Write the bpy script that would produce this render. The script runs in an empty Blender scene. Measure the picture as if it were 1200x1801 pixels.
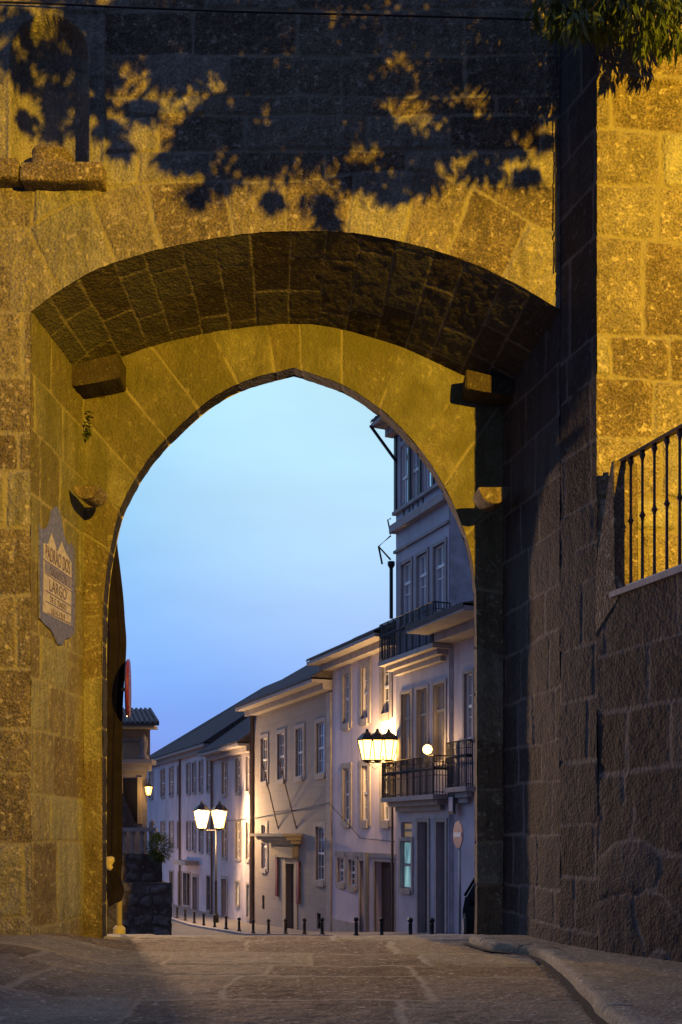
import bpy, bmesh, math, random
import numpy as np
from mathutils import Vector, Matrix, noise as mnoise
R = math.radians
random.seed(7)
C = bpy.context.scene.collection
SC = bpy.context.scene

# ------------------------------------------------------------------ camera
F = 1800.0                       # focal length in photo pixels
EYE = 1.4
HX, HY = 600.0, 1465.0
cam = bpy.data.cameras.new('camera'); co = bpy.data.objects.new('camera', cam); C.objects.link(co)
co.location = (0, 0, EYE); co.rotation_euler = (R(90), 0, 0)
cam.sensor_fit = 'VERTICAL'; cam.sensor_height = 36.0; cam.lens = 36.0 * F / 1801.0
cam.shift_y = (HY - 900.5) / 1801.0
cam.clip_start = 0.1; cam.clip_end = 2000
SC.camera = co

# ------------------------------------------------------------------ world (dusk sky, bright ahead, dark behind)
w = bpy.data.worlds.new('World'); SC.world = w; w.use_nodes = True
nt = w.node_tree; nt.nodes.clear(); N = nt.nodes.new; L = nt.links.new
out = N('ShaderNodeOutputWorld'); bg = N('ShaderNodeBackground'); L(bg.outputs[0], out.inputs[0])
sky = N('ShaderNodeTexSky'); sky.sky_type = 'NISHITA'; sky.sun_disc = False
sky.sun_elevation = R(-1.0); sky.sun_rotation = R(-20)
tc = N('ShaderNodeTexCoord'); sx = N('ShaderNodeSeparateXYZ'); L(tc.outputs['Generated'], sx.inputs[0])
ramp = N('ShaderNodeValToRGB'); L(sx.outputs[2], ramp.inputs[0])
el = ramp.color_ramp.elements
el[0].position = 0.0; el[0].color = (0.22, 0.33, 0.80, 1)
el[1].position = 1.0; el[1].color = (0.36, 0.42, 0.95, 1)
for p, c in ((0.08, (0.135, 0.31, 0.88)), (0.13, (0.165, 0.385, 0.95)), (0.20, (0.245, 0.51, 1.0)), (0.28, (0.31, 0.64, 1.0)), (0.40, (0.36, 0.75, 1.0)), (0.6, (0.38, 0.52, 0.98))):
    e = el.new(p); e.color = (*c, 1)
cn = N('ShaderNodeTexNoise'); cm = N('ShaderNodeMapping'); L(tc.outputs['Generated'], cm.inputs[0]); cm.inputs['Scale'].default_value = (1.6, 1.6, 7)
cm.inputs['Rotation'].default_value = (0, R(4), 0)
L(cm.outputs[0], cn.inputs['Vector']); cn.inputs['Scale'].default_value = 2.2; cn.inputs['Detail'].default_value = 5
cr = N('ShaderNodeMapRange'); L(cn.outputs[0], cr.inputs[0]); cr.inputs[1].default_value = .35; cr.inputs[2].default_value = .7; cr.inputs[3].default_value = .91; cr.inputs[4].default_value = 1.04
# azimuth dimming
dt = N('ShaderNodeVectorMath'); dt.operation = 'DOT_PRODUCT'; L(tc.outputs['Generated'], dt.inputs[0]); dt.inputs[1].default_value = (-0.35, 0.94, 0.0)
az = N('ShaderNodeMapRange'); az.interpolation_type = 'SMOOTHSTEP'; L(dt.outputs['Value'], az.inputs[0])
az.inputs[1].default_value = -0.7; az.inputs[2].default_value = 0.75; az.inputs[3].default_value = 0.20; az.inputs[4].default_value = 1.0
m1 = N('ShaderNodeMath'); m1.operation = 'MULTIPLY'; L(az.outputs[0], m1.inputs[0]); L(cr.outputs[0], m1.inputs[1])
mx = N('ShaderNodeVectorMath'); mx.operation = 'SCALE'; L(ramp.outputs[0], mx.inputs[0]); L(m1.outputs[0], mx.inputs['Scale'])
gd = N('ShaderNodeVectorMath'); gd.operation = 'DOT_PRODUCT'; L(tc.outputs['Generated'], gd.inputs[0]); gd.inputs[1].default_value = (0.085, 0.925, 0.37)
gm = N('ShaderNodeMapRange'); gm.interpolation_type = 'SMOOTHSTEP'; L(gd.outputs['Value'], gm.inputs[0]); gm.inputs[1].default_value = .94; gm.inputs[2].default_value = 1.0; gm.inputs[3].default_value = 0; gm.inputs[4].default_value = 1
gs = N('ShaderNodeVectorMath'); gs.operation = 'SCALE'; gs.inputs[0].default_value = (.17, .11, .02); L(gm.outputs[0], gs.inputs['Scale'])
ga = N('ShaderNodeVectorMath'); ga.operation = 'ADD'; L(mx.outputs[0], ga.inputs[0]); L(gs.outputs[0], ga.inputs[1])
ns = N('ShaderNodeVectorMath'); ns.operation = 'SCALE'; L(sky.outputs[0], ns.inputs[0]); ns.inputs['Scale'].default_value = 0.05
ad = N('ShaderNodeVectorMath'); ad.operation = 'ADD'; tb = N('ShaderNodeMix'); tb.data_type = 'RGBA'; L(az.outputs[0], tb.inputs[0]); tb.inputs[6].default_value = (.85, .85, 1.1, 1); tb.inputs[7].default_value = (1, 1, 1, 1)
tm = N('ShaderNodeVectorMath'); tm.operation = 'MULTIPLY'; L(ga.outputs[0], tm.inputs[0]); L(tb.outputs[2], tm.inputs[1])
L(tm.outputs[0], ad.inputs[0]); L(ns.outputs[0], ad.inputs[1])
L(ad.outputs[0], bg.inputs[0]); bg.inputs[1].default_value = 1.0

SC.view_settings.view_transform = 'Standard'; SC.view_settings.look = 'None'
SC.view_settings.exposure = 0.0; SC.view_settings.gamma = 1.0
SC.cycles.max_bounces = 6; SC.cycles.diffuse_bounces = 3; SC.cycles.sample_clamp_indirect = 4.0

# ------------------------------------------------------------------ lamps of the place
def light(kind, name, loc, power, col, size=.1, target=None, angle=None, blend=.4):
    d = bpy.data.lights.new(name, kind); d.energy = power; d.color = col
    if kind in ('POINT', 'SPOT'): d.shadow_soft_size = size
    o = bpy.data.objects.new(name, d); C.objects.link(o); o.location = loc
    if kind == 'SPOT':
        d.spot_size = R(angle); d.spot_blend = blend
        o.rotation_euler = (Vector(target) - Vector(loc)).to_track_quat('-Z', 'Y').to_euler()
    return o
LAMP = Vector((10.0, -6.0, 8.9))
SODIUM = (1.0, 0.57, 0.018)
light('SPOT', 'sodium_floodlight', LAMP, 38000, SODIUM, .10, (0.5, 11.9, 8.3), 56, .9)
light('SPOT', 'street_light_beyond_gate', (-6.8, 27.0, 4.0), 8500, (1.0, .60, .32), .40, (0, 12, 1), 70, .3)

# ------------------------------------------------------------------ numpy noise
def _hash(ix, iy, seed):
    h = (ix.astype(np.int64) * 374761393 + iy.astype(np.int64) * 668265263 + seed * 2147483647) & 0xffffffff
    h = ((h ^ (h >> 13)) * 1274126177) & 0xffffffff
    h = (h ^ (h >> 16)) & 0xffffffff
    return h / 4294967295.0
def vnoise(u, v, seed=0):
    iu = np.floor(u); iv = np.floor(v); fu = u - iu; fv = v - iv
    fu = fu * fu * (3 - 2 * fu); fv = fv * fv * (3 - 2 * fv)
    a = _hash(iu, iv, seed); b = _hash(iu + 1, iv, seed); c = _hash(iu, iv + 1, seed); d = _hash(iu + 1, iv + 1, seed)
    return (a * (1 - fu) + b * fu) * (1 - fv) + (c * (1 - fu) + d * fu) * fv
def fbm(u, v, seed=0, oct=4):
    s = 0; a = .5; t = 0
    for k in range(oct):
        s = s + a * vnoise(u * 2 ** k, v * 2 ** k, seed + k * 17); t += a; a *= .5
    return s / t * 2 - 1
def sstep(a, b, x):
    t = np.clip((x - a) / (b - a), 0, 1); return t * t * (3 - 2 * t)

def ashlar(u, v, courses, seed, lmin=.6, lmax=1.3, warp=.03, tilt=0.0):
    """courses: sorted v boundaries. returns id-tone (0..1), distance to joint"""
    uu = u + warp * fbm(u * 1.3, v * 1.3, seed + 5, 3); vv = v + warp * 1.3 * fbm(u * .9 + 7, v * 1.5, seed + 9, 3) + tilt * u
    cs = np.array(courses); k = np.clip(np.searchsorted(cs, vv) - 1, 0, len(cs) - 2)
    dh = np.minimum(vv - cs[k], cs[k + 1] - vv)
    rnd = random.Random(seed); dv = np.full(u.shape, 9.0); idx = np.zeros(u.shape)
    u0, u1 = float(uu.min()) - 2, float(uu.max()) + 2
    for c in range(len(cs) - 1):
        p = [u0 - rnd.random()]
        while p[-1] < u1: p.append(p[-1] + rnd.uniform(lmin, lmax))
        p = np.array(p); m = k == c
        if not m.any(): continue
        x = uu[m]; j = np.clip(np.searchsorted(p, x) - 1, 0, len(p) - 2)
        dv[m] = np.minimum(x - p[j], p[j + 1] - x); idx[m] = j + 37 * c
    tone = _hash(idx, k.astype(float), seed + 3)
    # rounded corners
    d = np.minimum(dh, dv); r = .06
    q = np.where((dh < r) & (dv < r), r - np.sqrt((r - np.minimum(dh, r)) ** 2 + (r - np.minimum(dv, r)) ** 2), d)
    return tone, np.maximum(q, 0)
def rubble(u, v, seed, size=.35):
    """voronoi stones"""
    uu = u / size + .35 * fbm(u * 2, v * 2, seed, 2); vv = v / (size * .75) + .35 * fbm(u * 2 + 9, v * 2, seed + 1, 2)
    iu = np.floor(uu); iv = np.floor(vv); d1 = np.full(u.shape, 9.); d2 = np.full(u.shape, 9.); tid = np.zeros(u.shape)
    for a in (-1, 0, 1):
        for b in (-1, 0, 1):
            cx = iu + a + .15 + .7 * _hash(iu + a, iv + b, seed); cy = iv + b + .15 + .7 * _hash(iu + a, iv + b, seed + 50)
            dd = np.hypot(uu - cx, vv - cy); nid = _hash(iu + a, iv + b, seed + 99)
            new = dd < d1
            d2 = np.where(new, d1, np.minimum(d2, dd)); tid = np.where(new, nid, tid); d1 = np.minimum(d1, dd)
    return tid, (d2 - d1) * size * .45

# ------------------------------------------------------------------ object helpers
def tag(o, label=None, cat=None, group=None, kind=None):
    if label: o['label'] = label
    if cat: o['category'] = cat
    if group: o['group'] = group
    if kind: o['kind'] = kind
    return o
def empty(name, loc=(0, 0, 0), label=None, cat=None, group=None, rz=0):
    o = bpy.data.objects.new(name, None); C.objects.link(o); o.location = loc; o.rotation_euler = (0, 0, rz)
    bpy.context.view_layer.update()
    return tag(o, label, cat, group)
def link(name, me, mat, parent=None, local=False):
    o = bpy.data.objects.new(name, me); C.objects.link(o)
    if mat is not None:
        for m in (mat if isinstance(mat, (list, tuple)) else [mat]): me.materials.append(m)
    if parent is not None:
        o.parent = parent
        if not local:
            q = parent; off = Matrix.Identity(4)
            chain = []
            while q is not None: chain.append(q); q = q.parent
            M = Matrix.Identity(4)
            for q in reversed(chain): M = M @ q.matrix_parent_inverse @ (Matrix.Translation(q.location) @ q.rotation_euler.to_matrix().to_4x4())
            o.matrix_parent_inverse = M.inverted()
    return o
class MB:
    """collects shapes in one bmesh"""
    def __init__(s): s.bm = bmesh.new()
    def box(s, c, d, M=None, bev=0):
        r = bmesh.ops.create_cube(s.bm, size=1)['verts']
        bmesh.ops.scale(s.bm, vec=d, verts=r); bmesh.ops.translate(s.bm, vec=c, verts=r)
        if bev:
            es = list({e for v in r for e in v.link_edges})
            o = bmesh.ops.bevel(s.bm, geom=es, offset=bev, segments=2, affect='EDGES', profile=.5)
            r = list({v for f in o['faces'] for v in f.verts} | {v for v in r if v.is_valid})
        if M is not None: bmesh.ops.transform(s.bm, matrix=M, verts=r)
        return s
    def hexa(s, p):            # 8 points: bottom 4, top 4
        v = [s.bm.verts.new(q) for q in p]
        for f in ((3, 2, 1, 0), (4, 5, 6, 7), (0, 1, 5, 4), (1, 2, 6, 5), (2, 3, 7, 6), (3, 0, 4, 7)): s.bm.faces.new([v[i] for i in f])
        return s
    def tube(s, pts, rad, n=8, cap=True):
        pts = [Vector(p) for p in pts]; rs = rad if isinstance(rad, (list, tuple)) else [rad] * len(pts); rings = []
        for i, p in enumerate(pts):
            t = (pts[min(i + 1, len(pts) - 1)] - pts[max(i - 1, 0)]).normalized()
            a = Vector((0, 0, 1)) if abs(t.z) < .9 else Vector((1, 0, 0))
            x = t.cross(a).normalized(); y = t.cross(x)
            rings.append([s.bm.verts.new(p + (x * math.cos(k * 2 * math.pi / n) + y * math.sin(k * 2 * math.pi / n)) * rs[i]) for k in range(n)])
        for a, b in zip(rings, rings[1:]):
            for k in range(n): s.bm.faces.new((a[k], a[(k + 1) % n], b[(k + 1) % n], b[k]))
        if cap: s.bm.faces.new(rings[0][::-1]); s.bm.faces.new(rings[-1])
        return s
    def lathe(s, c, prof, n=12, axis='Z', sy=1.0):
        rings = []
        for r, h in prof:
            ring = []
            for k in range(n):
                a = k * 2 * math.pi / n
                p = (r * math.cos(a), r * math.sin(a) * sy, h)
                if axis == 'Y': p = (p[0], p[2], p[1])
                if axis == 'X': p = (p[2], p[0], p[1])
                ring.append(s.bm.verts.new((c[0] + p[0], c[1] + p[1], c[2] + p[2])))
            rings.append(ring)
        for a, b in zip(rings, rings[1:]):
            for k in range(n): s.bm.faces.new((a[k], a[(k + 1) % n], b[(k + 1) % n], b[k]))
        s.bm.faces.new(rings[0][::-1]); s.bm.faces.new(rings[-1]); return s
    def prism(s, poly, ext):   # poly: list of 3-D points, ext: vector
        a = [s.bm.verts.new(p) for p in poly]; b = [s.bm.verts.new(Vector(p) + Vector(ext)) for p in poly]; n = len(a)
        s.bm.faces.new(a); s.bm.faces.new(b[::-1])
        for i in range(n): s.bm.faces.new((a[i], b[i], b[(i + 1) % n], a[(i + 1) % n]))
        return s
    def jitter(s, amp, sc=3.0):
        for v in s.bm.verts:
            n = mnoise.noise_vector(v.co * sc); v.co += n * amp
        return s
    def build(s, name, mat, parent=None, smooth=False):
        bmesh.ops.recalc_face_normals(s.bm, faces=s.bm.faces)
        me = bpy.data.meshes.new(name); s.bm.to_mesh(me); s.bm.free()
        if smooth:
            for p in me.polygons: p.use_smooth = True
        return link(name, me, mat, parent)

def grid_mesh(name, P, attr, mat, parent, flip=False, mask=None):
    n, m = P.shape[:2]
    me = bpy.data.meshes.new(name)
    i = np.arange(n * m).reshape(n, m)
    q = np.stack([i[:-1, :-1], i[1:, :-1], i[1:, 1:], i[:-1, 1:]], -1).reshape(-1, 4)
    if mask is not None:
        mk = (mask[:-1, :-1] & mask[1:, :-1] & mask[1:, 1:] & mask[:-1, 1:]).reshape(-1); q = q[mk]
    if flip: q = q[:, ::-1]
    me.vertices.add(n * m); me.vertices.foreach_set('co', P.reshape(-1).astype(np.float32))
    me.loops.add(q.size); me.loops.foreach_set('vertex_index', q.reshape(-1).astype(np.int32))
    me.polygons.add(len(q)); me.polygons.foreach_set('loop_start', np.arange(0, q.size, 4, dtype=np.int32))
    me.polygons.foreach_set('use_smooth', np.ones(len(q), dtype=bool))
    me.update(calc_edges=True)
    a = me.attributes.new('st', 'FLOAT_COLOR', 'POINT'); a.data.foreach_set('color', attr.reshape(-1).astype(np.float32))
    return link(name, me, mat, parent)
def stone_surface(name, P, U, V, lay, mat, parent, side, w=.022, depth=.025, amp=.012, off=.012, seed=1, extra=None, moss=None, mask=None, tmul=1.0):
    """P (n,m,3) base surface; U,V metres; lay=(tone,dist); side=point the faces look towards"""
    tone, dist = lay
    du = np.gradient(P, axis=0); dv = np.gradient(P, axis=1); nn = np.cross(du, dv)
    nn /= (np.linalg.norm(nn, axis=-1, keepdims=True) + 1e-9)
    c = P.reshape(-1, 3).mean(0); flip = float(np.dot(nn.reshape(-1, 3).mean(0), np.array(side) - c)) < 0
    if flip: nn = -nn
    ww = w * (0.55 + 1.1 * vnoise(U * 1.7, V * 1.7, seed + 31) ** 1.5)
    dd = dist + w * .55 * fbm(U * 9, V * 9, seed + 3, 3)
    mort = 1 - sstep(ww * .55, ww * 1.15, dd)
    edge = np.exp(-np.maximum(dist, 0) / (w * 1.3))
    h = (tone - .5) * 2 * off * (1 - mort) - depth * (.35 + .65 * vnoise(U * 2.3, V * 2.3, seed + 77)) * mort - depth * .22 * edge
    h = h + amp * fbm(U * 2.2, V * 2.2, seed + 11, 4) + amp * .7 * fbm(U * 11, V * 11, seed + 12, 3) * (1 - .5 * mort)
    if extra is not None: h = h + extra
    Q = P + nn * h[..., None]
    st = np.zeros(P.shape[:2] + (4,)); st[..., 0] = tone * tmul; st[..., 1] = mort; st[..., 2] = 0 if moss is None else moss; st[..., 3] = 1
    return grid_mesh(name, Q, st, mat, parent, flip, mask)

# ------------------------------------------------------------------ materials
def newmat(name):
    m = bpy.data.materials.new(name); m.use_nodes = True; t = m.node_tree
    b = t.nodes['Principled BSDF']; return m, t, b
def nz(t, scale, detail=4, rough=.6, vec=None, kind='ShaderNodeTexNoise'):
    n = t.nodes.new(kind); n.inputs['Scale'].default_value = scale
    if kind == 'ShaderNodeTexNoise': n.inputs['Detail'].default_value = detail; n.inputs['Roughness'].default_value = rough
    if vec is not None: t.links.new(vec, n.inputs['Vector'])
    return n
def mixc(t, f, a, b, mode='MIX'):
    n = t.nodes.new('ShaderNodeMix'); n.data_type = 'RGBA'; n.blend_type = mode
    for s, i in ((f, 0), (a, 6), (b, 7)):
        if hasattr(s, 'links'): t.links.new(s, n.inputs[i])
        elif i == 0: n.inputs[0].default_value = s
        else: n.inputs[i].default_value = (*s, 1)
    return n.outputs[2]
def mr(t, s, a, b, c, d):
    n = t.nodes.new('ShaderNodeMapRange')
    t.links.new(s, n.inputs[0])
    for i, x in enumerate((a, b, c, d)): n.inputs[i + 1].default_value = x
    return n.outputs[0]
def math2(t, op, a, b):
    n = t.nodes.new('ShaderNodeMath'); n.operation = op
    for i, s in enumerate((a, b)):
        if hasattr(s, 'links'): t.links.new(s, n.inputs[i])
        else: n.inputs[i].default_value = s
    return n.outputs[0]
def granite(name, dark, lite, mortar, moss=(.085, .085, .025), fine=1.0, bump=.6, rough=.85, spec=.3, sc=1.0, streak=.5):
    m, t, b = newmat(name); tc = t.nodes.new('ShaderNodeTexCoord'); v = tc.outputs['Object']
    at = t.nodes.new('ShaderNodeAttribute'); at.attribute_name = 'st'
    sp = t.nodes.new('ShaderNodeSeparateColor'); t.links.new(at.outputs['Color'], sp.inputs[0])
    big = nz(t, 1.1 * sc, 5, .65, v); med = nz(t, 7 * sc, 5, .7, v); fin = nz(t, 38 * sc, 3, .75, v)
    vor = nz(t, 26 * sc, vec=v, kind='ShaderNodeTexVoronoi')
    f = math2(t, 'ADD', math2(t, 'MULTIPLY', sp.outputs[0], .5), math2(t, 'MULTIPLY', big.outputs[0], .5))
    f = math2(t, 'ADD', f, math2(t, 'MULTIPLY', math2(t, 'SUBTRACT', med.outputs[0], .5), .7))
    f = math2(t, 'ADD', f, math2(t, 'MULTIPLY', math2(t, 'SUBTRACT', fin.outputs[0], .5), 1.5 * fine))
    f = mr(t, f, .1, .95, 0, 1)
    col = mixc(t, f, dark, lite)
    hue = mixc(t, sp.outputs[0], (1.06, .93, .82), (.92, 1.0, 1.03)); col = mixc(t, 1.0, col, hue, 'MULTIPLY')
    pa = mr(t, nz(t, .75 * sc, 6, .7, v).outputs[0], .50, .60, 0, .5); col = mixc(t, pa, col, mixc(t, 1.0, col, (.50, .47, .45), 'MULTIPLY'))
    pc_ = mr(t, nz(t, 2.7 * sc, 6, .75, v).outputs[0], .58, .64, 0, .35); col = mixc(t, pc_, col, lite)
    # lichen flecks
    lf = mr(t, nz(t, 14 * sc, 2, .5, v).outputs[0], .62, .70, 0, .75); col = mixc(t, lf, col, tuple(min(1, x * 1.25) for x in lite))
    # rain streaks
    mp = t.nodes.new('ShaderNodeMapping'); t.links.new(v, mp.inputs[0]); mp.inputs['Scale'].default_value = (6, 6, .55)
    st = mr(t, nz(t, 1.0, 4, .6, mp.outputs[0]).outputs[0], .45, .75, 0, streak); col = mixc(t, st, col, tuple(x * .45 for x in dark))
    # moss film
    ms = math2(t, 'MULTIPLY', sp.outputs[2], mr(t, nz(t, 1.8, 4, .6, v).outputs[0], .3, .62, .25, 1)); col = mixc(t, ms, col, moss)
    mt = mixc(t, mr(t, med.outputs[0], .3, .7, 0, .5), mortar, tuple(x * .6 for x in mortar))
    col = mixc(t, sp.outputs[1], col, mt)
    t.links.new(col, b.inputs['Base Color'])
    b.inputs['Roughness'].default_value = rough; b.inputs['Specular IOR Level'].default_value = spec
    h = math2(t, 'ADD', math2(t, 'MULTIPLY', fin.outputs[0], .5), math2(t, 'MULTIPLY', vor.outputs[0], .45))
    h = math2(t, 'ADD', h, math2(t, 'MULTIPLY', med.outputs[0], .6))
    bp = t.nodes.new('ShaderNodeBump'); bp.inputs['Strength'].default_value = bump; bp.inputs['Distance'].default_value = .03
    t.links.new(h, bp.inputs['Height']); t.links.new(bp.outputs[0], b.inputs['Normal'])
    return m
M_gate = granite('granite_ashlar', (.075, .065, .055), (.34, .29, .23), (.27, .235, .18), bump=1.0, fine=1.3)
M_inner = granite('granite_smooth_mossy', (.11, .092, .062), (.31, .27, .19), (.27, .235, .155), fine=1.1, bump=.8, streak=.6, moss=(.10, .092, .035))
M_dark = granite('granite_shaded_dark', (.020, .018, .022), (.072, .060, .062), (.125, .108, .108), fine=.9, bump=.7, streak=.6, spec=.25, rough=.85)  # same granite, darkened and cooled in colour to hold the walls' shade
M_vault = granite('granite_vault_shaded', (.038, .032, .028), (.105, .088, .068), (.20, .17, .12), fine=.8, bump=.8, streak=.2)  # vault and corbel granite, their shade darkened into the colour
M_buttress = granite('granite_buttress', (.10, .085, .06), (.42, .36, .27), (.29, .25, .185), bump=1.2, streak=.35, fine=1.5)
M_flag = granite('granite_flagstone', (.105, .09, .07), (.38, .325, .24), (.345, .30, .215), fine=1.2, bump=.5, streak=0, rough=.9, spec=.15)
M_rub = granite('rubble_granite', (.07, .06, .06), (.22, .19, .18), (.13, .11, .105), fine=.6, bump=.6, sc=.35, streak=.3)

def plain(name, col, rough=.6, var=.15, scale=6, bump=0, metal=0, spec=.5, emit=None, es=0, streak=0):
    m, t, b = newmat(name); tc = t.nodes.new('ShaderNodeTexCoord'); v = tc.outputs['Object']
    n = nz(t, scale, 5, .6, v)
    c = mixc(t, mr(t, n.outputs[0], .3, .7, 0, 1), tuple(x * (1 - var) for x in col), tuple(min(1, x * (1 + var)) for x in col))
    if streak:
        mp = t.nodes.new('ShaderNodeMapping'); t.links.new(v, mp.inputs[0]); mp.inputs['Scale'].default_value = (1.6, 1.6, .22)
        c = mixc(t, mr(t, nz(t, 1.5, 5, .65, mp.outputs[0]).outputs[0], .5, .78, 0, streak), c, tuple(x * .5 for x in col))
    t.links.new(c, b.inputs['Base Color']); b.inputs['Roughness'].default_value = rough; b.inputs['Metallic'].default_value = metal
    b.inputs['Specular IOR Level'].default_value = spec
    if emit: b.inputs['Emission Color'].default_value = (*emit, 1); b.inputs['Emission Strength'].default_value = es
    if bump:
        bp = t.nodes.new('ShaderNodeBump'); bp.inputs['Strength'].default_value = bump; bp.inputs['Distance'].default_value = .02
        t.links.new(nz(t, scale * 5, 4, .6, v).outputs[0], bp.inputs['Height']); t.links.new(bp.outputs[0], b.inputs['Normal'])
    return m
M_plaster = plain('white_plaster', (.56, .49, .58), .85, .16, .5, .3, streak=.6)
M_plaster2 = plain('off_white_plaster', (.48, .43, .50), .85, .18, .5, .3, streak=.6)
M_bhouse = plain('painted_grey_front', (.42, .40, .48), .8, .18, .9, .3, streak=.5)
M_bplaster = plain('rough_blue_white_plaster', (.50, .52, .60), .9, .25, 2.2, .9, streak=.3)
M_trim = plain('granite_trim', (.32, .285, .29), .8, .18, 3, .3)
M_sash = plain('white_paint', (.82, .80, .80), .5, .05, 4)
M_ochsash = plain('cream_sash_paint', (.34, .28, .20), .5, .2, 6)
M_dsash = plain('dark_green_paint', (.05, .06, .06), .5, .1, 4)
M_iron = plain('black_iron', (.018, .016, .018), .42, .2, 10, 0, metal=.3)
M_brown_iron = plain('rusty_brown_iron', (.075, .030, .016), .42, .4, 25, .3, metal=.35)
M_pipe = plain('brown_pipe', (.10, .06, .05), .5, .2, 5)
M_door = plain('dark_wood', (.06, .04, .035), .6, .3, 6, .2)
M_roof = plain('roof_tile', (.075, .06, .06), .85, .35, 2.5, .3)
M_cream = plain('cream_plaster', (.45, .36, .25), .85, .1, 1.2, .2, streak=.3)
M_asph = plain('road_setts', (.10, .095, .095), .8, .25, 4, .5)
M_pave = plain('pavement_slab', (.20, .18, .175), .8, .15, 2.5, .3)
M_earth = plain('terrace_earth', (.10, .085, .06), .9, .3, 3, .5)
M_red = plain('red_enamel', (.16, .015, .02), .35, .1, 5)
M_white = plain('white_enamel', (.7, .7, .7), .35, .05, 5)
M_greymet = plain('grey_galvanised', (.30, .30, .31), .45, .1, 6, metal=.6)
M_cloth = plain('dark_cloth', (.014, .011, .014), .95, .3, 5, .3, spec=.03)
M_ochre = plain('ochre_paint', (.42, .34, .12), .6, .15, 8)
M_carp = plain('car_paint', (.010, .010, .012), .5, .1, 3, spec=.0)
M_rubber = plain('rubber', (.02, .02, .02), .8, .1, 5)
M_bark = plain('bark', (.10, .075, .05), .9, .3, 9, .8)
M_glass, t_, b_ = newmat('window_glass'); b_.inputs['Base Color'].default_value = (.30, .30, .36, 1); b_.inputs['Metallic'].default_value = .45; b_.inputs['Roughness'].default_value = .06; b_.inputs['Specular IOR Level'].default_value = 1.0
n_ = nz(t_, .9, 2, .5); bp_ = t_.nodes.new('ShaderNodeBump'); bp_.inputs['Strength'].default_value = .10; bp_.inputs['Distance'].default_value = .05
tc_ = t_.nodes.new('ShaderNodeTexCoord'); t_.links.new(tc_.outputs['Object'], n_.inputs['Vector']); t_.links.new(n_.outputs[0], bp_.inputs['Height']); t_.links.new(bp_.outputs[0], b_.inputs['Normal'])
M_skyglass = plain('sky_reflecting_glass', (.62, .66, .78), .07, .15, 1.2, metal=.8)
M_glass2 = plain('dim_window_glass', (.10, .09, .11), .08, .5, 1.5, spec=1.0)
M_curtain = plain('curtained_glass', (.40, .36, .38), .12, .1, 2, spec=1.0)
M_lit_teal = plain('lit_window_teal', (.3, .4, .4), .2, .2, 2, emit=(.22, .55, .60), es=.55)
M_lit_pale = plain('lit_window_pale', (.3, .4, .35), .2, .3, 3, emit=(.42, .62, .50), es=.5)
for m_, ca, cb_ in ((M_lit_teal, (.05, .16, .20), (.45, .85, .85)), (M_lit_pale, (.10, .14, .12), (.62, .85, .66))):
    t_ = m_.node_tree; b_ = t_.nodes['Principled BSDF']; tc_ = t_.nodes.new('ShaderNodeTexCoord'); mp_ = t_.nodes.new('ShaderNodeMapping'); t_.links.new(tc_.outputs['Object'], mp_.inputs[0]); mp_.inputs['Scale'].default_value = (3.5, 3.5, .7)
    t_.links.new(mixc(t_, mr(t_, nz(t_, 1.3, 3, .5, mp_.outputs[0]).outputs[0], .35, .68, 0, 1), ca, cb_), b_.inputs['Emission Color'])
M_lit_warm = plain('lit_shutter_warm', (.4, .3, .2), .4, .2, 3, emit=(.55, .33, .12), es=.25)
M_bulb = plain('lantern_glass_lit', (1, .8, .5), .3, 0, 3, emit=(1.0, .52, .10), es=9)
M_bulb2 = plain('small_lantern_glass_lit', (1, .8, .5), .3, 0, 3, emit=(1.0, .52, .10), es=5)
# leaves
M_leaf, t_, b_ = newmat('laurel_leaf')
oi = nz(t_, 6, 2, .5); tc_ = t_.nodes.new('ShaderNodeTexCoord'); t_.links.new(tc_.outputs['Object'], oi.inputs['Vector'])
t_.links.new(mixc(t_, mr(t_, oi.outputs[0], .3, .7, 0, 1), (.045, .085, .02), (.13, .16, .035)), b_.inputs['Base Color']); b_.inputs['Roughness'].default_value = .45
tr_ = t_.nodes.new('ShaderNodeBsdfTranslucent'); tr_.inputs[0].default_value = (.16, .20, .03, 1)
ms_ = t_.nodes.new('ShaderNodeMixShader'); ms_.inputs[0].default_value = .3
ou_ = t_.nodes['Material Output']; t_.links.new(b_.outputs[0], ms_.inputs[1]); t_.links.new(tr_.outputs[0], ms_.inputs[2]); t_.links.new(ms_.outputs[0], ou_.inputs[0])
M_tile_blue = plain('azulejo_blue', (.12, .12, .26), .35, .5, 22)
M_tile_white = plain('azulejo_cream', (.40, .35, .34), .35, .3, 16)
M_tile_text = plain('azulejo_violet', (.11, .075, .15), .4, .4, 30)

# ------------------------------------------------------------------ geometry tools
def pt(x, y, d): return Vector(((x - HX) / F * d, d, EYE + (HY - y) / F * d))
def px2x(x, d): return (x - HX) / F * d
def px2z(y, d): return EYE + (HY - y) / F * d
def catmull(pts, n):
    """dense resample of 2-D points with Catmull-Rom, evenly by arc length"""
    P = np.array(pts, float); P = np.vstack([2 * P[0] - P[1], P, 2 * P[-1] - P[-2]]); o = []
    for i in range(1, len(P) - 2):
        t = np.linspace(0, 1, 24, endpoint=False)[:, None]; a, b, c, d = P[i - 1], P[i], P[i + 1], P[i + 2]
        o.append(.5 * ((2 * b) + (-a + c) * t + (2 * a - 5 * b + 4 * c - d) * t ** 2 + (-a + 3 * b - 3 * c + d) * t ** 3))
    o.append(P[-2][None]); return np.vstack(o)
DF, DR, DB = 11.9, 13.6, 13.86
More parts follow.
